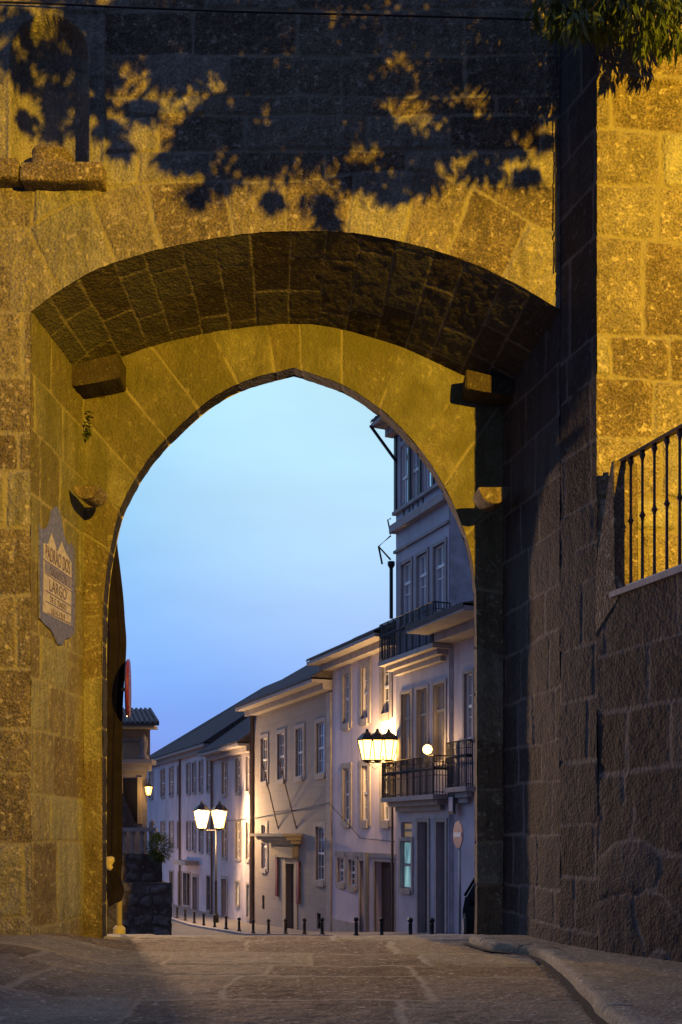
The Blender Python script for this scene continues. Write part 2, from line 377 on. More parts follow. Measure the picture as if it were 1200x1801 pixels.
# front arch curve (photo px) -> x/z at DF ; rear vault line at DR
fc = catmull([(55, 548), (110, 508), (180, 470), (250, 446), (320, 429), (400, 415), (500, 407), (600, 408), (700, 424), (780, 445), (850, 471), (920, 506), (985, 545)], 0)
rc = catmull([(148, 668), (180, 646), (215, 628), (300, 600), (400, 580), (515, 570), (600, 580), (700, 609), (770, 640), (830, 668), (885, 696)], 0)
fX, fZ = px2x(fc[:, 0], DF), px2z(fc[:, 1], DF)
rX, rZ = px2x(rc[:, 0], DR), px2z(rc[:, 1], DR)
XL, XR = float(fX[0]), float(fX[-1])            # front corners
XLr, XRr = float(rX[0]), float(rX[-1])          # rear corners
ZS = float(fZ[0])
CR = (2.795, 11.18)                              # buttress corner
ZT = 3.96                                        # terrace level

# ------------------------------------------------------------------ ground
def gz(X, Y):
    z = np.interp(Y, [-60, 13.9, 15, 17, 20, 26, 30, 37, 46, 55, 80, 120, 700], [0, 0, -.1, -.40, -.9, -1.5, -1.8, -2.35, -3.2, -3.6, -3.75, -3.8, -6])
    return z + .22 * sstep(2.3, 3.7, -X) * (1 - sstep(12.2, 13.8, Y)) * sstep(4, 9, Y)
def gz1(x, y): return float(gz(np.array(float(x)), np.array(float(y))))
# near flagstones
u = np.arange(-6.0, 6.6, .024); v = np.arange(3.0, 15.2, .024); U, V = np.meshgrid(u, v, indexing='ij')
courses = [2]
rr = random.Random(5)
while courses[-1] < 17: courses.append(courses[-1] + rr.uniform(.75, 1.5))
lay = ashlar(U, V, courses, 21, 1.1, 2.8, .12, .06)
P = np.stack([U, V, gz(U, V) + .012 * fbm(U * .8, V * .8, 3, 3)], -1)
stone_surface('paving', P, U, V, lay, M_flag, None, (0, 8, 50), w=.035, depth=.012, amp=.012, off=.012, seed=5)
tag(bpy.data.objects['paving'], kind='structure')
# road and land beyond and behind
def sheet(name, x0, x1, y0, y1, step, zoff, mat):
    u = np.arange(x0, x1 + step, step); v = np.arange(y0, y1 + step, step); U, V = np.meshgrid(u, v, indexing='ij')
    st = np.zeros(U.shape + (4,)); o = grid_mesh(name, np.stack([U, V, gz(U, V) + zoff], -1), st, mat, None, flip=False)
    return tag(o, kind='structure')
sheet('road', -60, 60, 15.1, 160, 1.0, -.03, M_asph)
sheet('ground', -400, 400, -60, 700, 20, -.7, M_earth)
bm = MB(); bm.box((0, -10, -.06), (60, 26.0, .1)); tag(bm.build('street_behind', M_pave), kind='structure')

# pavement on the right, stepped kerb
kp = [pt(x, y, 1.28 * F / (y - HY)) for x, y in ((838, 1653.5), (862, 1655), (905, 1660), (950, 1668.5), (990, 1696), (1032, 1737), (1072, 1776))]
kxy = catmull([(1.62, 12.9)] + [(p.x, p.y) for p in kp][1:] + [(2.0, 6.4), (2.05, 5.0), (2.1, 3.0)], 0)
def wall_x(y):   # inner face of the right walls at depth y
    return float(np.interp(y, [2, 11.18, 11.9, 13.6], [2.795 + .365 * 9.18, 2.795, XR, XRr]))
rows = []
for x, y in kxy: rows.append((x, y))
rows = rows[::2]
n = len(rows); m = 26
Pk = np.zeros((n, m, 3)); 
for i, (x, y) in enumerate(rows):
    xe = wall_x(min(y, 13.5)) + .15
    for j in range(m):
        f = j / (m - 1); X = x + .22 + (xe - x - .22) * f
        Pk[i, j] = (X, y, gz1(0, y) + .115 + .05 * f * sstep(12, 9, np.array(y)))
Uk = Pk[..., 0]; Vk = Pk[..., 1]
st = np.zeros((n, m, 4)); st[..., 0] = .6
tag(grid_mesh('pavement', Pk, st, M_flag, None, flip=True), kind='structure')
# kerb stones (one mesh with joints, rough arris)
kk = np.array(rows); seg = np.r_[0, np.cumsum(np.hypot(*np.diff(kk, axis=0).T))]
sd = np.arange(0, seg[-1], .025); kx = np.interp(sd, seg, kk[:, 0]); ky = np.interp(sd, seg, kk[:, 1])
prof = [(-.03, -.10), (-.012, -.02), (-.004, .04), (0, .085), (.012, .108), (.035, .118), (.10, .12), (.17, .119), (.23, .112)]
tx = np.gradient(kx); ty = np.gradient(ky); tl = np.hypot(tx, ty); nx, ny = -ty / tl, tx / tl
s_ = np.sign(nx.mean()); nx *= s_; ny *= s_
jl = np.cumsum([.5] + [rr.uniform(.7, 1.1) for _ in range(20)]); jd = np.min(np.abs(sd[:, None] - jl[None]), 1)
Pq = np.zeros((len(sd), len(prof), 3)); st = np.zeros((len(sd), len(prof), 4))
for j, (o, h) in enumerate(prof):
    w_ = .02 * fbm(sd * 2.5, sd * 0 + j * .4, 8, 3)
    Pq[:, j, 0] = kx + nx * (o + w_); Pq[:, j, 1] = ky + ny * (o + w_); Pq[:, j, 2] = np.array([gz1(0, yy) for yy in ky]) + h + .006 * fbm(sd * 3, sd * 0 + j, 4, 3) - .02 * np.exp(-jd / .012)
    st[:, j, 0] = .75; st[:, j, 1] = np.exp(-jd / .012) * .5
tag(grid_mesh('kerb', Pq, st, M_flag, None, flip=False), kind='structure')

gb = MB(); pv = None  # dark strip laid along the kerb foot for the riser's shade
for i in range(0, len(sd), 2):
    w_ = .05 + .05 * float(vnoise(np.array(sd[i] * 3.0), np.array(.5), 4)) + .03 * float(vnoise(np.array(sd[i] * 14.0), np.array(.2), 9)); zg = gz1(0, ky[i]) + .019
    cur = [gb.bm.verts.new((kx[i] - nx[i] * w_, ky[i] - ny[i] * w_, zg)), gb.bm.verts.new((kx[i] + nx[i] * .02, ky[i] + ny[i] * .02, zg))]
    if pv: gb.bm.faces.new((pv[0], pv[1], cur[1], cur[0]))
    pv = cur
tag(gb.build('narrow_run', plain('kerb_shade', (.035, .028, .022), .95, .4, 12, .5)), kind='structure')

# ------------------------------------------------------------------ the gate
gate = empty('stone_gate', (-.5, DF, 0), 'old granite town gate with a wide outer vault and a pointed inner arch', 'gate')
# front wall above the springing
xs = np.arange(-8.0, XR + .001, .02); xs[-1] = XR
base = np.where(xs < XL, ZS, np.interp(xs, fX, fZ))
tz = np.linspace(0, 1, 250)
TOPZ = 12.6
Xg = np.repeat(xs[:, None], len(tz), 1); Zg = base[:, None] + (TOPZ - base[:, None]) * (tz[None] ** 1.15)
cs = [6.4, ZS + .02, 7.95, 8.35, 8.93, px2z(265, DF), px2z(205, DF), px2z(178, DF), px2z(103, DF), px2z(24, DF), 11.6, 12.2, 12.9]
cs = [6.4, ZS - .02, 8.0, 8.42, 8.93, 9.33, 9.75, 9.98, 10.45, 10.97, 11.6, 12.2, 12.9]
la = ashlar(Xg, Zg, cs, 11, .8, 1.5, .035)
cxp, czp = px2x(522, DF), px2z(1265, DF)
ang = np.arctan2(Xg - cxp, Zg - czp); rad = np.hypot(Xg - cxp, Zg - czp)
ring = .88 + .10 * np.sin(ang * 9) - .3 * np.exp(-((Xg + .3) / 1.2) ** 2); vo = Zg - base[:, None]
va = np.array([-.70] + list(-.62 + .118 * np.arange(12) + np.array([rr.uniform(-.018, .018) for _ in range(12)])) + [.9])
ka = np.clip(np.searchsorted(va, ang) - 1, 0, len(va) - 2)
angw = ang + .006 * fbm(Xg * 2, Zg * 2, 4, 3)
dv_ = np.minimum(np.abs(angw - va[ka]), np.abs(va[ka + 1] - angw)) * rad
inr = (vo < ring) & (Xg > XL - .25)
dist = np.where(inr, np.minimum(dv_, ring - vo), np.minimum(la[1], np.where(Xg > XL - .25, np.abs(vo - ring), 9)))
tone = np.where(inr, _hash(ka.astype(float), ka * 0.0, 77), la[0])
# niche, its frame
nx0, nhw = px2x(88, DF), .445
nb, nsp = px2z(300, DF), px2z(100, DF)
dx = (Xg - nx0) / nhw; up = np.maximum(Zg - nsp, 0) / .47
rr2 = dx ** 2 + up ** 2; inside = (rr2 < 1) & (Zg > nb)
ex = np.where(inside, -.34 * np.sqrt(np.clip(1 - rr2, 0, 1)) ** .55 + .018 * np.sin(np.arctan2(Zg - nsp - .15, Xg - nx0) * 22) * (Zg > nsp - .1), 0)
fr = (np.abs(Xg - nx0) < .66) & (Zg > nb) & (Zg < px2z(12, DF)) & ~inside
ex = np.where(fr, .035, ex)
ex = np.where(fr & (np.abs(Xg - nx0) > .49) & (np.abs(Xg - nx0) < .61) & (Zg < nsp + .1) & (Zg > nb + .08) & (np.abs(Zg - nsp + .22) > .03), .012, ex)
ex = np.where(fr & (Zg > nsp + .05) & (np.abs(Xg - nx0) < .58) & (Zg < px2z(24, DF)), .012, ex)
dist = np.where(inside | fr, .5, dist); tone = np.where(inside | fr, .85, tone)
Pw = np.stack([Xg, np.full_like(Xg, DF), Zg], -1)
stone_surface('front_wall', Pw, Xg, Zg, (tone, dist), M_gate, gate, (0, 0, 6), w=.022, depth=.016, amp=.018, off=.012, seed=31, extra=ex, tmul=1.0)
# left pier front
xs2 = np.arange(-8.0, XL + .001, .02); xs2[-1] = XL; zz = np.linspace(-.3, ZS, 380); X2, Z2 = np.meshgrid(xs2, zz, indexing='ij')
pc = [-.6, .45, 1.25, 2.1, 2.62, 3.3, 4.15, 4.95, 5.6, 6.05, 6.72, ZS + .01, 8]
lp = ashlar(X2 + .33, Z2, pc, 13, .75, 1.25, .03)
stone_surface('pier_front', np.stack([X2, np.full_like(X2, DF - .015), Z2], -1), X2, Z2, lp, M_gate, gate, (0, 0, 3), w=.026, depth=.014, amp=.022, off=.012, seed=41)
# left passage wall
ys = np.arange(DF - .015, DR + .02, .02); Y3, Z3 = np.meshgrid(ys, zz, indexing='ij')
X3 = XL + (XLr - XL) * (Y3 - DF) / (DR - DF)
l3 = ashlar(Y3, Z3, [-.6, .3, 1.3, 1.85, 2.6, 3.2, 3.75, 4.6, 5.35, 6.1, 6.75, ZS + .01, 8], 17, .55, 1.1, .03)
stone_surface('passage_wall', np.stack([X3, Y3, Z3], -1), Y3, Z3, l3, M_inner, gate, (0, 12, 3), w=.018, depth=.012, amp=.014, off=.006, seed=43, moss=.75 * sstep(2.5, 6, Z3))
# right passage wall
zr = np.linspace(-.3, 7.5, 390); Y4, Z4 = np.meshgrid(np.arange(DF, DR + .02, .02), zr, indexing='ij')
X4 = XR + (XRr - XR) * (Y4 - DF) / (DR - DF); Z4t = Z4 * 1.0
topr = float(fZ[-1]) + (float(rZ[-1]) - float(fZ[-1])) * (Y4 - DF) / (DR - DF); Z4t = -.3 + (Z4 + .3) / 7.8 * (topr + .3)
l4 = ashlar(Y4, Z4t, [-.6, .35, .75, 1.35, 2.0, 2.5, 3.1, 3.75, 4.3, 4.95, 5.6, 6.3, 6.9, 8], 19, .45, .95, .05)
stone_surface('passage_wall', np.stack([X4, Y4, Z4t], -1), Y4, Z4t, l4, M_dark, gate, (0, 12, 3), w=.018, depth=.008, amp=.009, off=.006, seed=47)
# vault (front curve to rear line)
tt = np.linspace(0, 1, 430); kf = tt; 
fXs = np.interp(tt, (fX - fX[0]) / (fX[-1] - fX[0]), fX); fZs = np.interp(fXs, fX, fZ)
rXs = rX[0] + (rX[-1] - rX[0]) * tt; rZs = np.interp(rXs, rX, rZ)
q = np.linspace(0, 1, 86)[None, :]
Pv = np.stack([fXs[:, None] * (1 - q) + rXs[:, None] * q, np.repeat(DF * (1 - q) + DR * q, 430, 0), fZs[:, None] * (1 - q) + rZs[:, None] * q], -1)
arc = np.r_[0, np.cumsum(np.hypot(np.diff(fXs), np.diff(fZs)))]; Uv = np.repeat(arc[:, None], 86, 1); Vv = np.repeat(q * 1.75, 430, 0)
cuts = [-.1]; 
while cuts[-1] < arc[-1] + .3: cuts.append(cuts[-1] + rr.uniform(.36, .5))
lv = ashlar(Vv, Uv, cuts, 23, .5, 1.1, .02)
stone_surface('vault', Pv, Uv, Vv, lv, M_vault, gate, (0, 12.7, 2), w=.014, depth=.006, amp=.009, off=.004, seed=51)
# inner arch face
keys = [((188, 1680), (148, 1680)), ((188, 1420), (148, 1420)), ((188, 1200), (148, 1200)), ((190, 1080), (148, 1075)), ((196, 1010), (148, 985)), ((206, 955), (148, 905)), ((218, 908), (148, 835)), ((240, 862), (148, 755)),
        ((275, 810), (148, 668)), ((320, 763), (215, 628)), ((378, 714), (300, 600)), ((440, 683), (400, 580)), ((519, 662), (515, 570)), ((600, 690), (600, 580)), ((660, 727), (700, 609)), ((700, 762), (770, 640)), ((742, 810), (830, 668)),
        ((776, 862), (885, 696)), ((804, 920), (885, 830)), ((822, 975), (885, 930)), ((831, 1030), (885, 1010)), ((834, 1100), (885, 1100)), ((835, 1400), (885, 1400)), ((835, 1680), (885, 1680))]
ka_ = 12
keys = [((HX + (k[0][0] - HX) * DB / DR, HY + (k[0][1] - HY) * DB / DR), k[1]) for k in keys]
inn = np.vstack([catmull([k[0] for k in keys[:ka_ + 1]], 0)[:-1], catmull([k[0] for k in keys[ka_:]], 0)])
def lin(pts):
    P = np.array(pts, float); o = []
    for a, b in zip(P, P[1:]): o.append(a + (b - a) * np.linspace(0, 1, 24, endpoint=False)[:, None])
    o.append(P[-1][None]); return np.vstack(o)
outl = lin([k[1] for k in keys])
onr = (outl[:, 0] > 149) & (outl[:, 0] < 884); outl[onr, 1] = np.interp(outl[onr, 0], rc[:, 0], rc[:, 1])
al = np.r_[0, np.cumsum(np.hypot(*np.diff(inn, axis=0).T))]
sa = np.arange(0, al[-1], 2.6)
ix, iy = np.interp(sa, al, inn[:, 0]), np.interp(sa, al, inn[:, 1]); ox, oy = np.interp(sa, al, outl[:, 0]), np.interp(sa, al, outl[:, 1])
iX, iZ, oX, oZ = px2x(ix, DR), px2z(iy, DR), px2x(ox, DR), px2z(oy, DR)
q = np.linspace(0, 1, 46)[None]
Pi = np.stack([iX[:, None] * (1 - q) + oX[:, None] * q, np.full((len(sa), 46), DR), iZ[:, None] * (1 - q) + oZ[:, None] * q], -1)
jx = [-40]; 
for y in (1585, 1500, 1370, 1285, 1190, 1150, 1080, 1060, 965, 905, 858, 800, 0): pass
jy = [1690, 1590, 1480, 1430, 1330, 1280, 1190, 1130, 1082, 1058, 968, 900]
jl_ = [float(np.interp(-y, -np.array([k[0][1] for k in keys[:ka_]]), np.interp([k for k in range(ka_)], np.arange(ka_), [al[min(24 * k, len(al) - 1)] for k in range(ka_)]))) for y in jy]
apx = al[24 * ka_]
jl_ = sorted(jl_); last = jl_[-1]
while last < apx - 50: last += rr.uniform(68, 92); jl_.append(last)
jl_[-1] = apx - 14 if jl_[-1] > apx - 20 else jl_[-1]
jl_ += [apx + 14]; last = jl_[-1]
while last < al[-1]: last += rr.uniform(74, 100); jl_.append(last)
jl_ = np.array(jl_); kk_ = np.clip(np.searchsorted(jl_, sa) - 1, 0, len(jl_) - 2)
dj = np.minimum(np.abs(sa - jl_[kk_]), np.abs(jl_[kk_ + 1] - sa)) / 132.35
Ui = np.repeat((sa / 132.35)[:, None], 46, 1); wid = np.hypot(iX - oX, iZ - oZ)[:, None]; Vi = q * wid
dji = np.repeat(dj[:, None], 46, 1) * (1 + .5 * q) + .012 * fbm(Ui * 2, Vi * 2, 9, 2)
toni = np.repeat(_hash(kk_.astype(float), kk_ * 0.0, 5)[:, None], 46, 1)
stone_surface('inner_arch', Pi, Ui, Vi, (toni, np.maximum(dji, 0)), M_inner, gate, (0, 0, 6), w=.013, depth=.012, amp=.014, off=.006, seed=61, moss=.9 * sstep(3.5, 6.5, Pi[..., 2]))
# soffit and reveal of the inner arch
q = np.linspace(0, 1, 26)[None]
Ps = np.stack([np.repeat(iX[:, None], 26, 1), DR + (DB - DR) * np.repeat(q, len(sa), 0), np.repeat(iZ[:, None], 26, 1)], -1)
ch = .03 * np.exp(-q * 26 / 2)  # worn arris
Us = np.repeat((sa / 132.35)[:, None], 26, 1); Vs = np.repeat(q * (DB - DR), len(sa), 0)
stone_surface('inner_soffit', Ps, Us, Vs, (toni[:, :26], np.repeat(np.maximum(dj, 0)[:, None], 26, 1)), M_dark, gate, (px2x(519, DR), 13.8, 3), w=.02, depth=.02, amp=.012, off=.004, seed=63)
# rear face and mass above, so the gate is solid
bm = MB()
o_big = []
for X, Z in zip(iX, iZ):
    o_big.append((X, Z))
for (a, b) in zip(range(0, len(iX) - 6, 6), range(6, len(iX), 6)):
    cxm = px2x(519, DR)
    def outp(i):
        X, Z = iX[i], iZ[i]
        if Z < 5.2: return (-9 if X < cxm else 9, Z)
        a_ = math.atan2(Z - 5.2, X - cxm); r_ = 10.5 / max(abs(math.cos(a_)), abs(math.sin(a_)), .3)
        return (cxm + r_ * math.cos(a_), 5.2 + r_ * math.sin(a_))
    p, q_ = outp(a), outp(b)
    vs = [bm.bm.verts.new(c) for c in ((iX[a], DB, iZ[a]), (iX[b], DB, iZ[b]), (q_[0], DB, q_[1]), (p[0], DB, p[1]))]
    bm.bm.faces.new(vs)
bm.build('rear_face', M_trim, gate)
MB().box((-2.4, 13.0, 14.6), (14.0, 2.1, 4.0)).build('upper_wall', M_gate, gate)
MB().box((-6.2, 12.9, 3.5), (4.6, 1.6, 8.2)).build('pier_core', M_gate, gate)

# corbels (gate pivots) and half-round pivot stones
def corbel(x0, x1, y0, y1, z0, z1, left):
    b = MB(); n = 7; poly = []
    xa, xb = (x0, x1) if left else (x1, x0)      # xa at wall, xb free end
    poly = [(xa, y0, z1 - .17), (xb, y0, z1)] + [(xb, y0, z0 + .10)] + [(xb + (xa - xb) * (k / n), y0, z0 + .10 - .10 * math.sin(k / n * math.pi / 2)) for k in range(1, n + 1)]
    b.prism(poly, (0, y1 - y0, 0)); 
    bmesh.ops.bevel(b.bm, geom=list(b.bm.edges), offset=.015, segments=2, affect='EDGES')
    b.jitter(.012, 6); o = b.build('corbel', M_vault, gate); return o
corbel(XLr - .10, px2x(212, 13.25), 13.18, 13.62, px2z(682, 13.25), px2z(624, 13.25), True)
corbel(px2x(818, 13.3), XRr + .2, 13.22, 13.62, px2z(695, 13.2), px2z(648, 13.2), False)
def pivot(cx, cy, zt, r, dx):
    b = MB(); n = 14
    poly = [(cx - r * math.cos(math.pi * k / n), cy, zt - r * 1.05 * math.sin(math.pi * k / n)) for k in range(n + 1)]
    b.prism(poly, (dx, .30, -.02)); bmesh.ops.bevel(b.bm, geom=list(b.bm.edges), offset=.008, segments=1, affect='EDGES')
    b.jitter(.005, 8); return b.build('pivot_stone', M_inner, gate)
pivot(px2x(150, 12.95), 12.95, px2z(853, 12.95), .165, .06)
pivot(px2x(871, 12.95), 12.98, px2z(855, 12.95), .20, -.04)

# niche sills, statue base
def sill(x0, x1, y0, y1):
    b = MB(); b.box(((px2x(x0, DF) + px2x(x1, DF)) / 2, DF - .06, (px2z(y0, DF) + px2z(y1, DF)) / 2), (px2x(x1, DF) - px2x(x0, DF), .28, px2z(y0, DF) - px2z(y1, DF)), bev=.02)
    bmesh.ops.subdivide_edges(b.bm, edges=list(b.bm.edges), cuts=3, use_grid_fill=True); b.jitter(.014, 7); return b.build('niche_sill', M_buttress, gate, True)
sill(-40, 41, 296, 331); sill(44, 187, 303, 336)
b = MB(); prof = [(.27, 0), (.29, .06), (.25, .10), (.24, .2), (.26, .24), (.20, .30), (.15, .36), (.04, .39)]
b.lathe((px2x(86, DF), DF + .12, px2z(303, DF)), prof, 20, sy=.7); b.jitter(.05, 4).jitter(.02, 13)
tag(b.build('broken_statue_base', M_buttress, None, True), 'broken pale stone pedestal left inside the wall niche at upper left', 'statue base')

# buttress: splayed side, bright front above the terrace
zz5 = np.arange(-.3, 12.6, .022)
s5 = np.linspace(0, 1, 40); S5, Z5 = np.meshgrid(s5, zz5, indexing='ij'); ln = math.hypot(CR[0] - XR, CR[1] - DF)
butt = empty('stone_buttress', (CR[0], CR[1], 0), 'tall granite buttress right of the vault, its front bright yellow above the railing', 'buttress')
P5 = np.stack([XR + (CR[0] - XR) * S5, DF + (CR[1] - DF) * S5, Z5], -1)
hc = [-.6, .3, .9, 1.5, 2.2, 2.9, 3.5, 4.2, 4.96, 5.6, 6.15, 6.85, px2z(590, 11.2), 7.6, 8.25, 9.0, 9.62, 10.05, 10.62, 11.3, 12, 13]
hc = sorted(set([round(h, 2) for h in [-.6, .3, .9, 1.5, 2.2, 2.9, 3.5, 4.2, 4.6, 5.05, 5.72, 6.38, 6.85, 7.94, 8.52, 9.12, 9.70, 9.74 + .56, 10.9, 11.6, 12.3, 13]]))
l5 = ashlar(S5 * ln, Z5, hc, 29, .5, .9, .02)
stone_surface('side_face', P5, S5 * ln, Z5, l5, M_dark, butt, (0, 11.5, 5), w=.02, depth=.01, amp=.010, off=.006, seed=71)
u6 = np.arange(0, 3.6, .02); z6 = np.arange(3.4, 12.6, .02); U6, Z6 = np.meshgrid(u6, z6, indexing='ij')
P6 = np.stack([CR[0] + U6 * .985, CR[1] + U6 * .10, Z6], -1)
l6 = ashlar(U6, Z6, [3, 3.9, 4.72, 5.08, 5.72, 6.38, 6.86, 7.92, 8.50, 9.10, 9.71, 10.34, 10.9, 11.6, 12.3, 13], 33, .65, 1.25, .035)
strg = (np.abs(Z6 - 9.71) < .02) | (np.abs(Z6 - 10.0) < .0)
stone_surface('front_face', P6, U6, Z6, l6, M_buttress, butt, (3, 0, 6), w=.03, depth=.028, amp=.018, off=.018, seed=73, extra=np.where((Z6 > 9.66) & (Z6 < 12), .035, 0) + .02 * fbm(U6 * 14, Z6 * 14, 5, 2) * .5)
MB().hexa([(CR[0] + .04, CR[1] + .06, 0), (6.3, 11.6, 0), (6.3, 14.05, 0), (2.6, 14.05, 0), (CR[0] + .04, CR[1] + .06, 14), (6.3, 11.6, 14), (6.3, 14.05, 14), (2.6, 14.05, 14)]).build('core', M_buttress, butt)

# retaining wall with railing
rw = empty('retaining_wall', (3.2, 9.8, 0), 'dark rough stone retaining wall below the iron railing on the right', 'wall')
t7 = np.arange(0, 7.0, .022); z7 = np.arange(-.2, ZT + .001, .022); T7, Z7 = np.meshgrid(t7, z7, indexing='ij')
P7 = np.stack([CR[0] + .365 * T7, CR[1] - T7, Z7], -1)
la7 = ashlar(T7, Z7, [-.6, .35, 1.0, 1.45, 2.05, 2.7, 3.3, 3.97, 5], 35, .55, 1.2, .05)
ru7 = rubble(T7, Z7, 36, .8)
lowm = Z7 < 1.9 + .5 * fbm(T7 * .8, Z7 * 0, 2, 2)
l7 = (np.where(lowm, ru7[0], la7[0]), np.where(lowm, ru7[1], la7[1]))
bul = np.where(lowm, .015 * sstep(0, .16, ru7[1]) * (ru7[0] - .3) * 1.5, 0) + .02 * fbm(T7 * .8, Z7 * .8, 6, 2)
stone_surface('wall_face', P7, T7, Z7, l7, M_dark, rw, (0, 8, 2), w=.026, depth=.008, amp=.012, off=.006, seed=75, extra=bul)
nrm = Vector((-.9395, -.3429, 0)); 
def tw(t, z, o=0): return Vector((CR[0] + .365 * t, CR[1] - t, z)) + nrm * o
b = MB(); b.hexa([tw(.28, ZT - .06, .05), tw(8, ZT - .06, .05), tw(8, ZT - .06, -.3), tw(.28, ZT - .06, -.3), tw(.28, ZT, .05), tw(8, ZT, .05), tw(8, ZT, -.3), tw(.28, ZT, -.3)])
b.build('coping', M_trim, rw)
b = MB(); poly = [tw(-.02, ZT - .4, .012), tw(.40, ZT - .08, .012), tw(.315, ZT + .1, .012), tw(.315, 5.36, .012), tw(.26, 5.36, .012), tw(0.0, 4.35, .012)]
b.prism(poly, nrm * -.30); bmesh.ops.bevel(b.bm, geom=list(b.bm.edges), offset=.01, segments=1, affect='EDGES'); b.build('end_pier', M_gate, rw)
bm = MB(); bm.bm.faces.new([bm.bm.verts.new(p) for p in ((CR[0] + .1, CR[1] + .1, ZT - .05), tw(0.1, ZT - .05, -.1), tw(13, ZT - .05, -.1), (20, -2, ZT - .05), (20, 11.6, ZT - .05))])
tag(bm.build('terrace', M_earth), kind='structure')
rl = empty('iron_railing', tw(.3, ZT), 'brown iron railing with knobbed balusters on top of the retaining wall', 'railing')
RT = 5.39
MB().hexa([tw(.25, RT - .035, -.08), tw(7.6, RT - .035, -.08), tw(7.6, RT - .035, -.14), tw(.25, RT - .035, -.14), tw(.25, RT, -.08), tw(7.6, RT, -.08), tw(7.6, RT, -.14), tw(.25, RT, -.14)]).build('handrail', M_brown_iron, rl)
MB().hexa([tw(.55, ZT + .001, .04), tw(7.6, ZT + .001, .04), tw(7.6, ZT + .001, .0), tw(.55, ZT + .001, .0), tw(.55, ZT + .015, .04), tw(7.6, ZT + .015, .04), tw(7.6, ZT + .015, .0), tw(.55, ZT + .015, .0)]).build('edge_strip', M_greymet, rl)
bal = None
for k in range(36):
    t = .43 + .185 * k; p = tw(t, 0, -.11)
    if bal is None:
        b = MB(); pr = [(.032, ZT - .0), (.032, ZT + .03), (.018, ZT + .06), (.015, ZT + .68), (.022, ZT + .71), (.036, ZT + .73), (.022, ZT + .75), (.015, ZT + .78), (.015, RT - .14), (.02, RT - .11), (.034, RT - .08), (.022, RT - .03)]
        b.lathe((p.x, p.y, 0), pr, 8); bal = b.build('baluster', M_brown_iron, rl, True); bal0 = Vector(p)
    else:
        c = bal.copy(); C.objects.link(c); c.location = bal.location + Vector((p.x - bal0.x, p.y - bal0.y, 0))

# azulejo plaque on the left passage wall
def wl(x, y, o=0):     # photo px on that wall -> point
    r = (x - HX) / F; k = (XLr - XL) / (DR - DF)
    Y = (XL - k * DF) / (r - k); return Vector((r * Y + o, Y, px2z(y, Y)))
pq = empty('tile_plaque', wl(97, 1020), 'blue and cream glazed tile street plaque with baroque outline on the left passage wall', 'plaque')
op = [(66, 922), (70, 930), (76, 931), (81, 926), (85, 914), (88, 898), (96, 889), (102, 896), (106, 915), (110, 938), (114, 953), (119, 958), (123, 955), (129, 964), (130, 1030), (129, 1112), (122, 1121), (112, 1124), (108, 1134), (100, 1134), (93, 1118), (86, 1106), (76, 1098), (68, 1088)]
MB().prism([wl(x, y, .0) for x, y in op], (.020, 0, 0)).build('border_tiles', M_tile_blue, pq)
ip = [(74, 955), (82, 957), (88, 938), (96, 963), (98, 972), (106, 953), (112, 970), (123, 990), (122.5, 1040), (122, 1100), (98, 1089), (73, 1076), (74, 1010)]
MB().prism([wl(x, y, .0) for x, y in ip], (.023, 0, 0)).build('centre_tiles', M_tile_white, pq)
b = MB()
def band(x0, ya, x1, yb, h, o=.0255):
    p = [wl(x0, ya), wl(x1, yb), wl(x1, yb), wl(x0, ya)]; p[2].z -= h; p[3].z -= h
    b.prism(p, (o, 0, 0))
band(74, 983, 123, 1017, .012); band(75, 1006, 123, 1040, .012); band(76, 1037, 122, 1065, .012); band(77, 1056, 122, 1081, .012); band(80, 1077, 121, 1096, .012)
b.build('ruled_lines', M_tile_text, pq)
b = MB(); band(75, 985, 122, 1018, .135, .0245); b.build('tinted_band', plain('azulejo_lilac', (.18, .16, .25), .35, .3, 18), pq)
def text(s, x, y, size, sxx, o=.0265):
    cu = bpy.data.curves.new('lettering', 'FONT'); cu.body = s; cu.size = size; cu.align_x = 'CENTER'; cu.align_y = 'CENTER'; cu.extrude = .001
    tmp = bpy.data.objects.new('tmp', cu); C.objects.link(tmp); bpy.context.view_layer.update()
    me = bpy.data.meshes.new_from_object(tmp.evaluated_get(bpy.context.evaluated_depsgraph_get())); bpy.data.objects.remove(tmp)
    p = wl(x, y); yaw = math.atan2(XLr - XL, DR - DF)
    M = Matrix.Translation(p) @ Matrix.Rotation(-yaw, 4, 'Z') @ Matrix.Translation((o, 0, 0)) @ Matrix(((0, 0, 1), (1, 0, 0), (0, 1, 0))).to_4x4() @ Matrix.Scale(sxx, 4, (1, 0, 0))
    me.transform(M); link('lettering', me, M_tile_text, pq)
text('PADRÃO DOS', 99, 986, .25, .50); text('SANTOS', 100, 1014, .15, .95); text('LARGO', 99, 1039, .20, .85); text('DE S. TIAGO', 99, 1062, .10, .95); text('1614-1919', 99, 1081, .11, .95)

# small things on the gate
b = MB(); b.tube([wl(147, 695), wl(147, 695) + Vector((.28, .02, -.01)), wl(147, 695) + Vector((.29, .02, .03))], .012, 6)
tag(b.build('iron_hook', M_brown_iron, None), 'rusty iron hook sticking out below the left corbel', 'hook')
cab = MB(); cpts = [pt(-30 + 1260 * k / 40, 4 + 22 * (1 - ((k - 20) / 20) ** 2) * .9 + .018 * (31.5 * k), 11.72 if k < 34 else 11.72 - .15 * (k - 33)) for k in range(41)]
cpts = [pt(x, y, 11.80) for x, y in ((-60, 2), (80, 6), (200, 12), (400, 20), (600, 25), (800, 30), (985, 36))] + [Vector((CR[0] - .03, CR[1] - .06, px2z(42, 11.2))), Vector((CR[0] + 2.2, CR[1] + .12, px2z(25, 11.2)))]
cab.tube(cpts, .011, 6); tag(cab.build('cable', M_iron), 'thin black cable strung across the top of the gate wall', 'cable')
